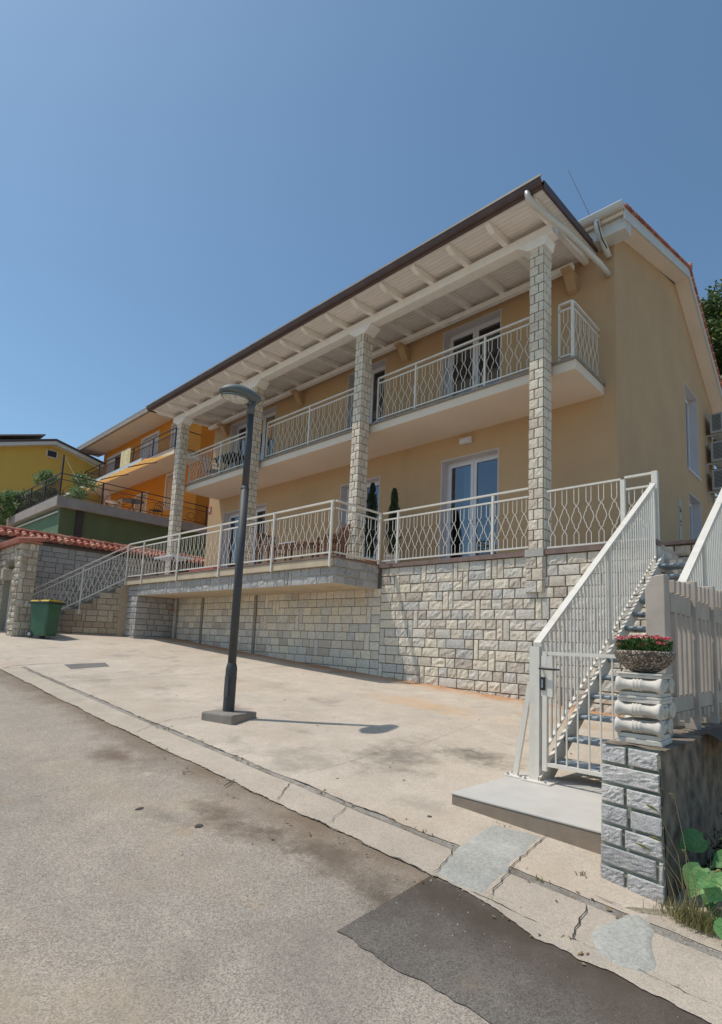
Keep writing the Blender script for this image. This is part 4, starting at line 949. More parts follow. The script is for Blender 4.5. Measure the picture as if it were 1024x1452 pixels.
# head: tapered shell reaching over the road side
mb = MB(); S = 20; secs = []
for i in range(15):
    f = i/14; y = TY+.11-.58*f
    w = [.06,.082,.095,.106,.116,.126,.136,.144,.150,.152,.150,.141,.122,.088,.024][i]; h = [.06,.085,.10,.11,.118,.123,.126,.127,.125,.120,.112,.10,.082,.056,.018][i]
    zc = TZ+.10-.045*f
    secs.append([(TX+w*math.cos(2*math.pi*k/S), y, zc+(h if math.sin(2*math.pi*k/S) > 0 else h*.42)*math.sin(2*math.pi*k/S)) for k in range(S)])
vs = [p for s in secs for p in s]
mb.add(vs, [(i*S+k, i*S+(k+1) % S, (i+1)*S+(k+1) % S, (i+1)*S+k) for i in range(14) for k in range(S)]+[tuple(range(S)), tuple(range(14*S,15*S))])
hd = mb.build('lamp_head', M['lamp_head'], lamp, smooth=True)
mb = MB(); mb.lathe((0,0,0), [(.112,.02),(.112,0),(.105,-.016),(.08,-.032),(.03,-.042)], 28)
mb.v = [(TX+x, TY-.24+y*1.7, TZ+.016+z+.068*(y*1.7)) for x, y, z in mb.v]; mb.build('lens', M['lens'], hd, smooth=True)
mb = MB(); n = 28; mb.tube([(TX+.114*math.cos(k*6.283/n), TY-.24+.194*math.sin(k*6.283/n), TZ+.018+.0147*math.sin(k*6.283/n)) for k in range(n+1)], .008, 6, cap=False); mb.build('lens_ring', M['lamp_head'], hd)
MB().box(TX-.045,TX+.045,TY-.09,TY+.05,TZ+.0,TZ+.06).build('bracket', M['lamp_head'], lamp, bevel=.012)

# ================================================================== WHEELIE BIN
bn = thing('wheelie_bin', 'green wheelie bin with a yellow lid by the old stone stair', 'bin')
def BP(p): # local: x width, y depth (front = +y), turned
    a = R_(-62); x, y, z = p; c, s = math.cos(a), math.sin(a)
    return (-16.25+x*c*.88-y*s*.88, 4.78+x*s*.88+y*c*.88, 1.375+z*.94)
mb = MB(); prof = [(0,.225,.27),(.04,.24,.285),(.85,.28,.335),(.86,.295,.35),(.92,.30,.355)]
S = [(-1,-1),(1,-1),(1,1),(-1,1)]
vs = []
for z, w, d in prof:
    for sx, sy_ in ((-1,-.85),(-.85,-1),(.85,-1),(1,-.85),(1,.85),(.85,1),(-.85,1),(-1,.85)): vs.append(BP((sx*w, sy_*d, .06+z)))
mb.add(vs, [(i*8+k, i*8+(k+1) % 8, (i+1)*8+(k+1) % 8, (i+1)*8+k) for i in range(len(prof)-1) for k in range(8)]+[tuple(range(8))]); bb = mb.build('bin_body', M['bin_green'], bn)
mb = MB()
for k in (-.12, .0, .12): mb.hexa([BP((k-.012,-.262,.15)), BP((k+.012,-.262,.15)), BP((k+.012,-.25,.15)), BP((k-.012,-.25,.15))], [BP((k-.012,-.348,.86)), BP((k+.012,-.348,.86)), BP((k+.012,-.33,.86)), BP((k-.012,-.33,.86))])
mb.build('rib', M['bin_green'], bb)
mb = MB(); mb.hexa([BP((-.32,-.38,.955)), BP((.32,-.38,.955)), BP((.32,.39,.955)), BP((-.32,.39,.955))], [BP((-.32,-.38,1.005)), BP((.32,-.38,1.005)), BP((.32,.40,1.02)), BP((-.32,.40,1.02))]); mb.build('rim', M['bin_rim'], bn, bevel=.01)
mb = MB(); mb.hexa([BP((-.30,-.36,1.008)), BP((.30,-.36,1.008)), BP((.29,.35,1.023)), BP((-.29,.35,1.023))], [BP((-.27,-.30,1.05)), BP((.27,-.30,1.05)), BP((.25,.33,1.075)), BP((-.25,.33,1.075))]); mb.build('lid', M['bin_yellow'], bn, bevel=.01)
for s in (-1, 1):
    mb = MB(); a = Vector(BP((s*.20,-.27,.10))); b = Vector(BP((s*.255,-.27,.10))); mb.lathe(a, [(.10,0),(.10,.05)], 20, (b-a)); w = mb.build('wheel', M['bin_rim'], bn)
    mb = MB(); mb.lathe(a, [(.045,0),(.045,.056)], 12, (b-a)); mb.build('hub', M['ac_white'], w)

# ================================================================== OLD STAIR ON THE LEFT
os_ = thing('stone_stair', 'old stone stair rising from the street to the left end of the terrace', 'stair')
A = Vector((-18.05,4.86,1.62)); B = Vector((-16.42,6.93,3.12)); d2 = Vector((B.x-A.x,B.y-A.y,0)); Ls = d2.length; d2.normalize(); nr = Vector((d2.y,-d2.x,0))   # nr faces the forecourt
bk = -nr
mb = MB(); zg = 1.2
mb.prism([A-Z*(A.z-zg), A+Z*-.02, B+Z*-.02, B-Z*(B.z-zg)], bk*.2); mb.build('side_wall', M['mortar'], os_)
w0 = os_.children[0]
mb = MB(); oo = Vector((A.x,A.y,zg))+nr*.004
stones(mb, oo, d2, Z, nr, Ls, 1.92, .17, (.2,.42), .012, .06, clip=lambda s, h: zg+h+.05 < A.z+(B.z-A.z)*s/Ls); mb.build('stone_cladding', M['stone_brown'], w0)
mb = MB(); nst = 9
for k in range(nst):
    p = A+d2*(Ls*k/nst)+bk*.2; z1 = A.z+(B.z-A.z)*(k+1)/nst; l = Ls/nst
    mb.hexa([p+Z*(zg-A.z), p+d2*l+Z*(zg-A.z), p+d2*l+bk*1.0+Z*(zg-A.z), p+bk*1.0+Z*(zg-A.z)], [Vector((q.x,q.y,z1)) for q in (p, p+d2*l, p+d2*l+bk*1.0, p+bk*1.0)])
mb.build('steps', M['stone_grey'], os_)
MB().box(-16.50,-16.385,6.80,7.0,1.2,3.02).build('corner_stone', M['stone_brown'], os_)
osr = thing('stair_railing', 'sloping white railing of bent bars on the old stone stair behind the bin', 'railing')
a, b = A+Z*.02, B+Z*.06
rail_bay(osr, a, b, 1.07, mid=.92, low=.06, pitch=.185, r=.008)
for f in (0, .52): p = A.lerp(B, f); post(osr, (p.x,p.y), p.z-.3, p.z+1.06, .035)

# ================================================================== BOUNDARY WALL WITH TILED COPING (runs along Y at x = -19)
bw = thing('boundary_wall', 'grey stone boundary wall with a red tiled coping behind the old stair', 'wall')
MB().box(-19.3,-19.008,2.5,12.0,.9,4.30).build('wall_core', M['mortar'], bw)
mb = MB(); stones(mb, (-19.006,2.5,1.2), Y, Z, X, 7.0, 3.02, .165, (.3,.62), .012, .08); mb.build('stone_cladding', M['stone_grey'], bw.children[0])
MB().box(-19.35,-18.86,2.5,12,4.302,4.345).build('coping_bed', M['brown'], bw)
mb = MB()
for k in range(46):
    y = 2.55+.2*k
    for a0, a1, z0, z1, r in ((-18.80,-19.02,4.385,4.47,.075), (-18.98,-19.2,4.47,4.56,.07)):
        mb.tube([(a0,y,z0), (a1,y,z1)], [r,r*.85], 8, t=random.random())
    mb.box(-19.2,-18.82,y+.05,y+.15,4.35,4.38,random.random())
for k in range(26): mb.tube([(-19.22,2.5+.36*k,4.60), (-19.22,2.5+.36*k+.38,4.585)], [.10,.085], 9, t=random.random())
mb.build('coping_tiles', M['roof_tile'], bw)
# gate portal
gp = thing('gate_portal', 'rough beige stone gate portal with a small tiled cap and arched opening', 'gate pillar')
gx = -16.8; gy0, gy1 = 4.20, 4.60
mb = MB(); mb.box(gx-.5,gx-.015,gy0+.015,gy1-.015,1.1,3.92); mb.box(-19.0,gx-1.5,gy0+.015,gy1-.015,1.1,3.92); 
arc = [(gx-.5-.5+.5*math.cos(t), 3.20+.28*math.sin(t)) for t in [k*math.pi/10 for k in range(11)]]
mb.prism([(gx-.499,gy0+.015,3.92)]+[(x,gy0+.015,z) for x, z in arc]+[(gx-1.501,gy0+.015,3.92)], (0,gy1-gy0-.03,0))
mb.build('portal_core', M['mortar_light'], gp)
pc = gp.children[0]; mb = MB()
stones(mb, (gx-.012,gy0+.005,1.2), Y, Z, X, gy1-gy0-.01, 2.72, .20, (.13,.27), .03, .15, .006, (.04,.04))
stones(mb, (gx-.5,gy0+.012,1.2), X, Z, -Y, .49, 2.72, .17, (.16,.3), .05, .1, .006, (.04,.04))
stones(mb, (gx-1.5,gy0+.012,3.5), X, Z, -Y, 1.0, .42, .2, (.12,.2), .04, 0)
stones(mb, (-19.0,gy0+.012,1.2), X, Z, -Y, .7, 2.72, .18, (.16,.3), .04, .1)
mb.build('facing_stones', M['stone_warm'], pc)
MB().box(gx-1.5,gx-1.28,gy0-.1,gy1+.02,2.95,3.28).build('arch_springer', M['stone_warm'], gp, bevel=.03)
mb = MB()
for k in range(13): x = gx+.05-.18*k; mb.tube([(x,gy0-.16,3.96), (x,gy1+.08,4.08)], [.085,.07], 8, t=.55+random.random()*.3)
mb.box(gx-2.25,gx+.1,gy0-.05,gy1+.05,3.925,3.96,.8); mb.build('tiled_cap', M['roof_tile'], gp)
gg = thing('garden_gate', 'white metal garden gate with vertical bars inside the arched stone portal', 'gate')
mb = MB(); y = gy0+.14
for x in (gx-.53, gx-1.25): mb.box(x-.03,x+.03,y-.02,y+.02,1.5,3.2)
for z in (1.56,1.78,2.02,2.85,2.97): mb.box(gx-1.25,gx-.53,y-.02,y+.02,z-.03,z+.03)
mb.box(gx-1.25,gx-.53,y-.008,y+.008,1.56,2.0)
mb.build('gate_frame', M['frame_pale'], gg); mb = MB()
for k in range(1,7): x = gx-1.25+.72*k/7; mb.tube([(x,y,2.0),(x,y,3.25)], .010, 5)
mb.build('gate_bars', M['frame_pale'], gg)

# ================================================================== GREEN BUILDING
gb = thing('green_building', 'low green rendered building with a flat terrace roof behind the tiled wall', 'building')
MB().box(-36,-24.25,7.25,19,1.5,6.60).build('wall', M['green_wall'], gb)
MB().box(-36,-24.26,7.235,7.249,1.5,6.60).build('side_wall_face', M['green_wall2'], gb)
MB().box(-36,-24.0,7.0,19,6.602,7.02).build('roof_slab', M['slab_grey'], gb, bevel=.02)
MB().box(-35.9,-24.1,7.1,18.9,7.022,7.034).build('roof_bounce_sheet', M['concrete_pale'], gb)  # unseen pale sheet added to bounce light up to the orange house eaves
MB().box(-34,-24.3,7.15,7.20,6.40,6.45).build('cable_trunking', M['frame_pale'], gb)
mb = MB(); mb.box(-24.248,-24.17,7.85,8.12,2.5,6.6); mb.build('downpipe', M['iron'], gb)
MB().box(-26.6,-25.2,7.19,7.23,4.75,5.45).build('sign_panel', M['white_cloth'], gb)
def iron_bay(parent, a, b, H=.95, low=.1, mid=.78, n_per=.20, name='railing_panel', curl=True):
    a, b = Vector(a), Vector(b); mb = MB()
    mb.bar(a+Z*mid, b+Z*mid, .035, .03); mb.bar(a+Z*low, b+Z*low, .035, .03); mb.bar(a+Z*H, b+Z*H, .05, .035)
    if curl: balusters(mb, a+Z*low, b+Z*low, mid-low, n_per*2, .013, [(1,.07),(.78,.07),(.66,.03),(.5,.10),(.34,.03),(.22,.07),(0,.07)], 3)
    mb.build(name, M['iron'], parent)
def ipost(parent, p, H): MB().box(p[0]-.03,p[0]+.03,p[1]-.03,p[1]+.03,p[2],p[2]+H).build('post', M['iron'], parent)
ir = thing('iron_railing', 'dark wrought iron railing round the flat roof of the green building', 'railing')
for k in range(5): iron_bay(ir, (-24.1-2.0*k,7.1,7.02), (-26.1-2.0*k,7.1,7.02), 1.0, n_per=.13); ipost(ir, (-26.1-2.0*k,7.1,7.02), 1.0)
ipost(ir, (-24.1,7.1,7.02), 1.75)
for a, b in ((7.1,8.75),(8.75,10.45),(10.45,12.1),(12.1,13.75)):
    mb = MB(); mb.bar((-24.06,a,7.97),(-24.06,b,7.97),.04,.035); mb.bar((-24.06,a,7.72),(-24.06,b,7.72),.03,.025); mb.bar((-24.06,a,7.12),(-24.06,b,7.12),.03,.025)
    c_ = (a+b)/2; mb.tube([(-24.06,c_-.75,7.15)]+[(-24.06,c_+.75*math.cos(t),7.15+.5*math.sin(t)) for t in [math.pi*(1-k/12) for k in range(13)]], .009, 4, (1,0,0))
    for s in (-1, 1): mb.tube([(-24.06,c_+s*(.1+.02*k)*math.cos(k*.7),7.4+(.1+.015*k)*math.sin(k*.7)) for k in range(10)], .009, 4, (1,0,0))
    mb.build('railing_panel', M['iron'], ir); ipost(ir, (-24.06,b,7.02), .97)

# ================================================================== ORANGE HOUSE
oh = thing('orange_house', 'orange two storey house with a balcony and pale eaves above the green building', 'house')
OY, OXL, OXR = 13.6, -37.8, -24.95
o_lo = [(2.2,3.6,7.1,9.75), (5.75,7.15,7.1,9.65), (9.55,11.0,8.35,10.25)]
o_up = [(.9,3.9,10.85,13.0), (5.9,7.9,10.85,13.15), (9.7,11.2,10.85,13.15)]
mb = MB(); wall(mb, (OXL,OY,0), (1,0,0), (0,-1,0), OXR-OXL, 6.9, 13.9, o_lo+o_up)
mb.quad((OXR,OY,6.9),(OXR,24,6.9),(OXR,24,13.9),(OXR,OY,13.9)); mb.quad((OXL,OY,6.9),(OXL,24,6.9),(OXL,24,13.9),(OXL,OY,13.9)); mb.build('wall', M['orange'], oh)
MB().box(OXR+.003,-21.0,15.3,24,6.9,13.9).build('rear_wing', M['orange'], oh)
MB().box(OXL+.2,OXR-.2,16,16.2,6.9,13.9).build('inner_wall', M['shutter'], oh)
for k, op in enumerate(o_lo+o_up):
    reveal(oh, (OXL,OY,0), X, -Y, op, .1, M['frame_pale'])
    mb = MB(); a, b, c_, d_ = op; x0, x1 = OXL+a, OXL+b; n = 2 if b-a < 2.5 else 3
    for q in range(n):
        u0, u1 = x0+(x1-x0)*q/n+.03, x0+(x1-x0)*(q+1)/n-.03
        if k == 3 and q == 1: continue
        mb.box(u0,u1,OY+.02,OY+.07,c_+.03,d_-.05)
        for z in [c_+.1+.12*i for i in range(int((d_-c_-.15)/.12))]: mb.box(u0+.06,u1-.06,OY+.005,OY+.018,z,z+.05)
    s = mb.build('shutter', M['shutter'] if k < 3 else M['frame_pale'], oh)
    tm = MB(); w = .16
    tm.box(x0-w,x0-.021,OY-.03,OY-.004,c_-.0,d_+w); tm.box(x1+.021,x1+w,OY-.03,OY-.004,c_,d_+w); tm.box(x0-.02,x1+.02,OY-.03,OY-.004,d_+.021,d_+w); tm.build('window_surround', M['frame_pale'], oh)
MB().box(-37.0,-24.9,12.2,13.595,10.48,10.72).build('balcony_slab', M['soffit_pink'], oh)
MB().box(-37.03,-24.87,12.17,13.59,10.722,10.79).build('slab_edge', M['slab_grey'], oh)
for x in (-37.0,-34.6,-32.2,-29.8,-27.4): iron_bay(oh, (x,12.25,10.79), (min(x+2.4,-24.95),12.25,10.79), 1.05, n_per=.14); ipost(oh, (x,12.25,10.79), 1.05)
ipost(oh, (-24.95,12.25,10.79), 1.05)
mb = MB(); mb.bar((-24.95,12.25,11.84),(-24.95,13.6,11.84),.05,.035); mb.bar((-24.95,12.25,10.9),(-24.95,13.6,10.9),.035,.03); mb.bar((-24.95,12.9,10.9),(-24.95,12.9,11.84),.03,.03,(1,0,0)); mb.build('railing_return', M['iron'], oh)
iron_bay(oh, (-37.0,12.25,10.79), (-37.0,13.6,10.79), 1.05)
mb = MB(); ez = 13.62
mb.hexa([(OXL-1.0,12.3,ez), (-21.2,12.3,ez), (-21.2,24.2,16.4), (OXL-1.0,24.2,16.4)], [(OXL-1.0,12.3,ez+.06), (-21.2,12.3,ez+.06), (-21.2,24.2,16.5), (OXL-1.0,24.2,16.5)])
mb.hexa([(OXL-1.0,12.3,ez-.04), (-21.2,12.3,ez-.04), (-21.2,OY,ez-.04), (OXL-1.0,OY,ez-.04)], [(OXL-1.0,12.3,ez-.01), (-21.2,12.3,ez-.01), (-21.2,OY,ez-.01), (OXL-1.0,OY,ez-.01)]); mb.build('eaves_soffit', M['soffit_pink'], oh)
MB().box(OXL-1.03,-21.2,12.15,12.298,ez-.08,ez+.12).build('gutter', M['slab_grey'], oh)
mb = MB()
for k in range(64): x = OXL-.95+.27*k; mb.tube([(x,12.18,ez+.17),(x,13.4,ez+.46)], .10, 6, t=random.random()*.4)
mb.build('roof_tiles', M['stone_grey'], oh)
mb = MB(); mb.bar((-38.6,12.5,13.5),(-37.8,13.55,13.5),.04,.04); mb.build('eaves_strut', M['iron'], oh)
# awning under the balcony
aw = thing('awning', 'yellow and orange striped awning stretched out below the balcony of the orange house', 'awning')
P1, P2, P3, P4 = Vector((-24.75,12.19,10.46)), Vector((-24.8,10.65,9.74)), Vector((-35.4,10.65,9.66)), Vector((-35.4,12.19,10.46))
mb = MB(); mb.grid(lambda i, j: P4.lerp(P1,i).lerp(P3.lerp(P2,i),j)-Z*(.06*math.sin(j*math.pi)), 60, 8); mb.build('fabric', M['awning'], aw)
MB().bar(P3, P2, .08, .08).build('front_bar', M['gutter_white'], aw)
mb = MB(); mb.grid(lambda i, j: P3.lerp(P2,i)+Vector((0,-.06,-.05-.08*j*(1+.25*math.sin(i*120)))), 160, 2); mb.build('valance', M['white_cloth'], aw)
for f in (.18, .5, .82): a = P4.lerp(P1,f)-Z*.1; b = P3.lerp(P2,f)-Z*.05; mb = MB(); mb.bar(a, a.lerp(b,.5)+Vector((.5,0,-.02)), .04, .04); mb.bar(a.lerp(b,.5)+Vector((.5,0,-.02)), b, .04, .04); mb.build('folding_arm', M['iron'], aw)
mb = MB(); mb.grid(lambda i, j: (-31.3+1.25*i, 12.17-.02*math.sin(i*11), 11.90-1.1*j), 12, 4)
tag(mb.build('towel', M['cloth']), 'pale patterned blanket hung over the balcony railing of the orange house', 'blanket')
tag(MB().tube([(-24.06,7.1,8.72),(-27,8.6,8.62),(-30.5,10.4,9.0)], .012, 4).build('clothes_line', M['frame_pale']), 'thin pale clothes line tied to the top of the iron corner post', 'clothes line')
# furniture on the green roof: table with chairs
def bistro_chair(loc, rz, lab, grp, mat):
    t = thing('garden_chair', lab, 'chair', grp); t.location = loc; t.rotation_euler = (0,0,rz)
    for x in (-.2,.2):
        for y in (-.2,.2): MB().tube([(x*1.15,y*1.15,0),(x,y,.44)], .016, 5).build('leg', mat, t)
    MB().box(-.23,.23,-.22,.22,.44,.47).build('seat', mat, t, bevel=.01)
    mb = MB(); mb.tube([(-.21,.2,.45),(-.22,.26,.85),(0,.29,.95),(.22,.26,.85),(.21,.2,.45)], .016, 5, (0,1,0))
    for x in (-.12,-.04,.04,.12): mb.tube([(x,.21,.46),(x,.28,.9)], .010, 4, (0,1,0))
    mb.build('backrest', mat, t)
    return t
bistro_chair((-25.2,9.6,7.02), 2.2, 'left one of the two garden chairs on the roof of the green building', 'garden chairs on the green roof', M['shutter'])
bistro_chair((-25.0,11.6,7.02), .6, 'right one of the two garden chairs on the roof of the green building', 'garden chairs on the green roof', M['iron'])
t = thing('garden_table', 'round dark garden table on the roof of the green building', 'table'); mb = MB(); mb.lathe((-25.3,10.6,7.74), [(.5,0),(.5,.03)], 22); mb.build('tabletop', M['iron'], t)
for k in range(3): a = k*2.1; MB().tube([(-25.3+.35*math.cos(a),10.6+.35*math.sin(a),7.02),(-25.3-.1*math.cos(a),10.6-.1*math.sin(a),7.74)], .02, 5).build('leg', M['iron'], t)

# ================================================================== YELLOW HOUSE
yh = thing('yellow_house', 'yellow gabled house with a small dark attic window far on the left', 'house')
YX = -38.0
mb = MB(); mb.add([(YX,4.0,4), (YX,17,4), (YX,17,11.6), (YX,10.55,13.30), (YX,7.6,12.40), (YX,4.0,11.2)], [(0,1,2,3,4,5)]); mb.quad((YX,4,4),(YX-9,4,4),(YX-9,4,11.2),(YX,4,11.2)); mb.quad((YX,17,4),(YX-9,17,4),(YX-9,17,11.6),(YX,17,11.6))
mb.build('wall', M['yellow'], yh)
def slope(name, y0, z0, y1, z1, dz0, dz1, x1, mat, bev=0): 
    mb = MB(); mb.hexa([(YX-9,y0,z0+dz0),(x1,y0,z0+dz0),(x1,y1,z1+dz0),(YX-9,y1,z1+dz0)], [(YX-9,y0,z0+dz1),(x1,y0,z0+dz1),(x1,y1,z1+dz1),(YX-9,y1,z1+dz1)]); return mb.build(name, mat, yh)
slope('roof_edge', 3.4,11.0,10.5,13.30,-.02,.20,YX+.5,M['gutter_white']); slope('roof_edge', 10.503,13.30,15.6,12.10,-.02,.20,YX+.5,M['gutter_white'])
slope('roof', 3.3,11.0,10.5,13.30,.205,.34,YX+.55,M['brown']); slope('roof', 10.503,13.30,15.7,12.08,.205,.34,YX+.55,M['brown'])
mb = MB(); mb.hexa([(YX-6,3.3,11.6),(YX+.4,3.3,11.6),(YX+.4,9.9,13.72),(YX-6,9.9,13.72)], [(YX-6,3.3,11.68),(YX+.4,3.3,11.68),(YX+.4,9.9,13.80),(YX-6,9.9,13.80)]); mb.build('solar_panel', M['slab_grey'], yh)
wf = MB().box(YX+.0,YX+.05,10.16,10.82,12.50,12.98).build('attic_window', M['frame_pale'], yh); MB().box(YX+.05,YX+.06,10.22,10.74,12.55,12.93).build('pane', M['black'], wf)

# ================================================================== GREENERY
def bush_thing(name, lab, cat, c, r, n, leafmat_, size, stem=None, grp=None, cl=14):
    t = thing(name, lab, cat, grp); mb = MB(); c = Vector(c)
    for i in range(cl):
        d = Vector((random.uniform(-1,1),random.uniform(-1,1),random.uniform(-1,1)))
        q = c+Vector((d.x*r[0],d.y*r[1],d.z*r[2]))
        k = random.uniform(.25,.5)
        clump(mb, q, (r[0]*k,r[1]*k,r[2]*k), n//cl, size, random.uniform(0,.4), random.uniform(.6,1))
    mb.build('foliage', leafmat_, t)
    sm = MB()
    for i in range(5): sm.tube([(c.x,c.y,c.z-r[2]*1.2), (c.x+random.uniform(-.5,.5)*r[0],c.y+random.uniform(-.5,.5)*r[1],c.z+.3*r[2])], [.05,.015], 5)
    sm.build('stem', M['trunk'], t); return t
bush_thing('vine', 'leafy vine bush behind the iron railing at the left edge of the photo', 'vine', (-31,6.6,7.35), (.9,.8,.75), 2400, M['leaf_vine'], .17)
bush_thing('vine', 'low spreading vine between the yellow house and the iron railing', 'vine', (-31.5,8.6,8.15), (.9,1.5,.6), 2600, M['leaf_vine'], .17)
bush_thing('vine', 'rounded leafy bush just right of the tall iron corner post', 'vine', (-28.5,8.6,8.2), (.8,.9,.7), 2400, M['leaf_vine'], .16)
def tree(lab, base, trunk_h, c, r, ncl, per, size, mat_, name='tree'):
    t = thing(name, lab, 'tree'); base, c = Vector(base), Vector(c)
    sm = MB(); sm.tube([base, base.lerp(c,.35)+Vector((.2,0,0)), c+Z*r[2]*.3], [.38,.28,.1], 9)
    mb = MB()
    for i in range(ncl):
        d = Vector((random.gauss(0,1),random.gauss(0,1),random.gauss(0,1))).normalized(); k = random.uniform(.35,1.0)
        q = c+Vector((d.x*r[0],d.y*r[1],d.z*r[2]))*k; s = random.uniform(.12,.22)
        if i % 5 == 0: sm.tube([base.lerp(c,.45), base.lerp(q,.7), q], [.14,.08,.02], 5)
        clump(mb, q, (r[0]*s,r[0]*s,r[0]*s*.7), per, size, max(0, random.uniform(-.1,.4)), random.uniform(.55,1))
    mb.build('crown', mat_, t); sm.build('trunk', M['trunk'], t); return t
tree('tall leafy green tree rising behind the gable roof at the right edge', (-1.2,25.5,3.4), 5, (-1.9,26.5,13.8), (4.7,4,4.7), 330, 150, .20, M['leaf'])
tree('shorter green tree low behind the rear eaves beside the air conditioners', (-.2,23,3.4), 3, (-.2,23,6.4), (2.2,2.2,2.6), 60, 120, .16, M['leaf'])
def cypress(loc, h, r, lab, pot):
    t = thing('potted_cypress', lab, 'potted plant', 'potted cypresses on the terrace'); x, y, z = loc
    mb = MB(); mb.lathe((x,y,z), [(.13,0),(.17,.24),(.19,.25),(.19,.30),(.16,.30),(.15,.26)], 18); mb.build('pot', pot, t)
    mb = MB()
    for i in range(1700):
        f = random.random(); a = random.random()*6.28; rr = r*(math.sin(min(1,(f+.12)*1.9)*math.pi/2))*(1-f)**.6*(1+1.1*noise.noise(Vector((f*h*7,math.cos(a)*1.5,math.sin(a)*1.5+h))))*random.uniform(.4,1.15)
        p = (x+rr*math.cos(a), y+rr*math.sin(a), z+.34+f*h)
        leafq(mb, p, (math.cos(a)*.5,math.sin(a)*.5,1), (math.cos(a),math.sin(a),0), .08, .035, random.random())
    mb.build('foliage', M['cypress'], t)
    mb = MB(); mb.tube([(x,y,z+.2),(x,y,z+h*.9)], [.02,.006], 5); mb.build('trunk', M['trunk'], t)
cypress((-8.42,9.0,3.2), 1.7, .15, 'taller potted cypress in a terracotta pot by the narrow door', M['terracotta'])
cypress((-7.62,8.85,3.2), 1.4, .12, 'slimmer potted cypress in a pale pot by the corner of the railing', M['pale_pot'])
# wooden terrace furniture
def wood_chair(loc, rz, lab):
    t = thing('wooden_chair', lab, 'chair', 'slatted wooden chairs on the terrace'); t.location = loc; t.rotation_euler = (0,0,rz); mb = MB()
    for x in (-.24,.24):
        MB().box(x-.02,x+.02,-.24,-.2,0,.62).build('leg', M['wood'], t); m2 = MB(); m2.bar((x,.22,0),(x,.30,.92),.04,.04,(1,0,0)); m2.build('leg', M['wood'], t)
        MB().box(x-.03,x+.03,-.26,.26,.62,.65).build('armrest', M['wood'], t)
    mb = MB()
    for k in range(7): mb.box(-.22,.22,-.22+k*.065,-.17+k*.065,.42,.44)
    mb.build('seat', M['wood'], t); mb = MB()
    for k in range(7): x = -.2+k*.066; mb.bar((x,.235,.46),(x,.295,.90),.045,.015,(1,0,0))
    mb.bar((-.22,.30,.91),(.22,.30,.91),.03,.05); mb.build('backrest', M['wood'], t)
for loc, rz, lab in (((-8.55,7.9,3.2), -.4, 'right-hand slatted wooden chair near the corner of the terrace railing'), ((-9.15,8.35,3.2), .1, 'slatted wooden chair behind the middle of the wooden table'), ((-10.55,7.85,3.2), 1.5, 'left-hand slatted wooden chair at the end of the wooden table')): wood_chair(loc, rz, lab)
t = thing('wooden_table', 'low wooden table with a white cloth between the slatted wooden chairs', 'table')
MB().box(-10.1,-8.95,7.45,8.05,.0+3.68,3.72).build('tabletop', M['wood'], t)
for x in (-10.0,-9.05):
    for y in (7.52,7.98): MB().box(x-.025,x+.025,y-.025,y+.025,3.2,3.68).build('leg', M['wood'], t)
tag(MB().box(-9.75,-9.2,7.4,7.8,3.722,3.735).build('tablecloth', M['white_cloth']), 'folded white cloth lying on the wooden terrace table', 'cloth')
t = thing('terrace_table', 'table with a white cover at the left end of the terrace', 'table')
mb = MB(); mb.box(-16.0,-14.9,7.5,8.2,3.86,3.92); mb.build('cover', M['white_cloth'], t, bevel=.02)
for x in (-15.9,-15.0):
    for y in (7.6,8.1): MB().box(x-.03,x+.03,y-.03,y+.03,3.2,3.86).build('leg', M['iron'], t)
t = thing('bench', 'bench with a red cushion against the left end of the house wall', 'bench')
MB().box(-16.0,-14.4,8.6,9.1,3.58,3.68).build('cushion', M['red_cloth'], t, bevel=.02)
for x in (-15.9,-14.5): MB().box(x-.04,x+.04,8.62,9.08,3.2,3.58).build('leg', M['iron'], t)
bistro_chair((-15.6,9.05,UF), 2.9, 'pale garden chair on the left end of the upper balcony', 'garden chairs', M['shutter'])
t = thing('balcony_table', 'dark topped folding table on the left end of the upper balcony', 'table')
MB().box(-15.3,-14.2,8.8,9.4,UF+.72,UF+.75).build('tabletop', M['black'], t)
for x in (-15.2,-14.3): mb = MB(); mb.bar((x,8.85,UF),(x,9.35,UF+.72),.03,.03,(1,0,0)); mb.bar((x,9.35,UF),(x,8.85,UF+.72),.03,.03,(1,0,0)); mb.build('leg', M['iron'], t)
tag(MB().box(-10.62+.0,-10.54,8.72,8.78,UF+.02,UF+.6).build('blue_towel', M['blue_cloth']), 'light blue cloth hanging inside the upper balcony railing', 'towel').location = (-1.5,0,0)

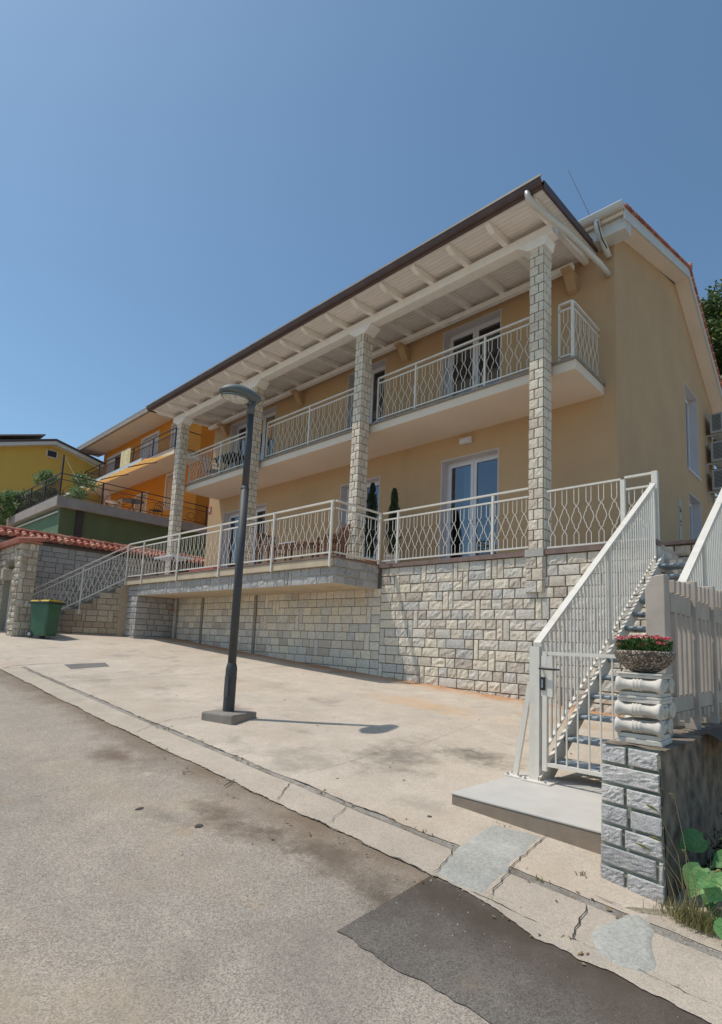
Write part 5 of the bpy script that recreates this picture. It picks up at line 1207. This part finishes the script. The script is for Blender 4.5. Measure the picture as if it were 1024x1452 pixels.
# ================================================================== SKY, SUN, CAMERA
AZ = math.radians(42); EL = math.radians(64.5)          # light travels towards (cos AZ, sin AZ)
w = bpy.data.worlds.new('World'); scene.world = w; w.use_nodes = True; nt = w.node_tree
sk = nt.nodes.new('ShaderNodeTexSky'); sk.sky_type = 'NISHITA'; sk.sun_disc = False
sk.sun_elevation = EL; sunv = Vector((-math.cos(AZ)*math.cos(EL), -math.sin(AZ)*math.cos(EL), math.sin(EL)))
sk.sun_rotation = math.atan2(sunv.x, sunv.y)
sk.altitude = 500; sk.air_density = 1.0; sk.dust_density = 1.5; sk.ozone_density = 3.0
tn = nt.nodes.new('ShaderNodeMix'); tn.data_type = 'RGBA'; tn.blend_type = 'MULTIPLY'; tn.inputs[0].default_value = 1; tn.inputs[7].default_value = (.92,1.08,1.03,1)
nt.links.new(sk.outputs[0], tn.inputs[6]); nt.links.new(tn.outputs[2], nt.nodes['Background'].inputs[0]); nt.nodes['Background'].inputs[1].default_value = .135
sl_ = bpy.data.lights.new('sun', 'SUN'); sl_.energy = 3.1; sl_.angle = R_(.53); sl_.color = (1.0,.94,.85)
so = bpy.data.objects.new('sun', sl_); COL.objects.link(so); so.rotation_euler = (-sunv).to_track_quat('-Z', 'Y').to_euler(); so.location = (0,-10,30)
cam = bpy.data.cameras.new('camera'); co_ = bpy.data.objects.new('camera', cam); COL.objects.link(co_); scene.camera = co_
cam.sensor_fit = 'HORIZONTAL'; cam.sensor_width = 36; cam.lens = 777.1/1024*36; cam.shift_x = 0; cam.shift_y = (814.3-726)/1024; cam.clip_start = .05; cam.clip_end = 1000
cr, cu, cf_ = Vector((.7231132621902531,.6893647935206292,.04339805869887536)), Vector((.05520774947795687,-.12031019719979567,.9912000609601099)), Vector((-.688519654361551,.7143540004115655,.12505617799150723))
mw = Matrix(((cr.x,cu.x,-cf_.x,0),(cr.y,cu.y,-cf_.y,0),(cr.z,cu.z,-cf_.z,1.6),(0,0,0,1))); co_.matrix_world = mw
vs_ = scene.view_settings; vs_.view_transform = 'Standard'; vs_.look = 'None'; vs_.exposure = 0; vs_.gamma = 1
scene.render.resolution_x = 722; scene.render.resolution_y = 1024
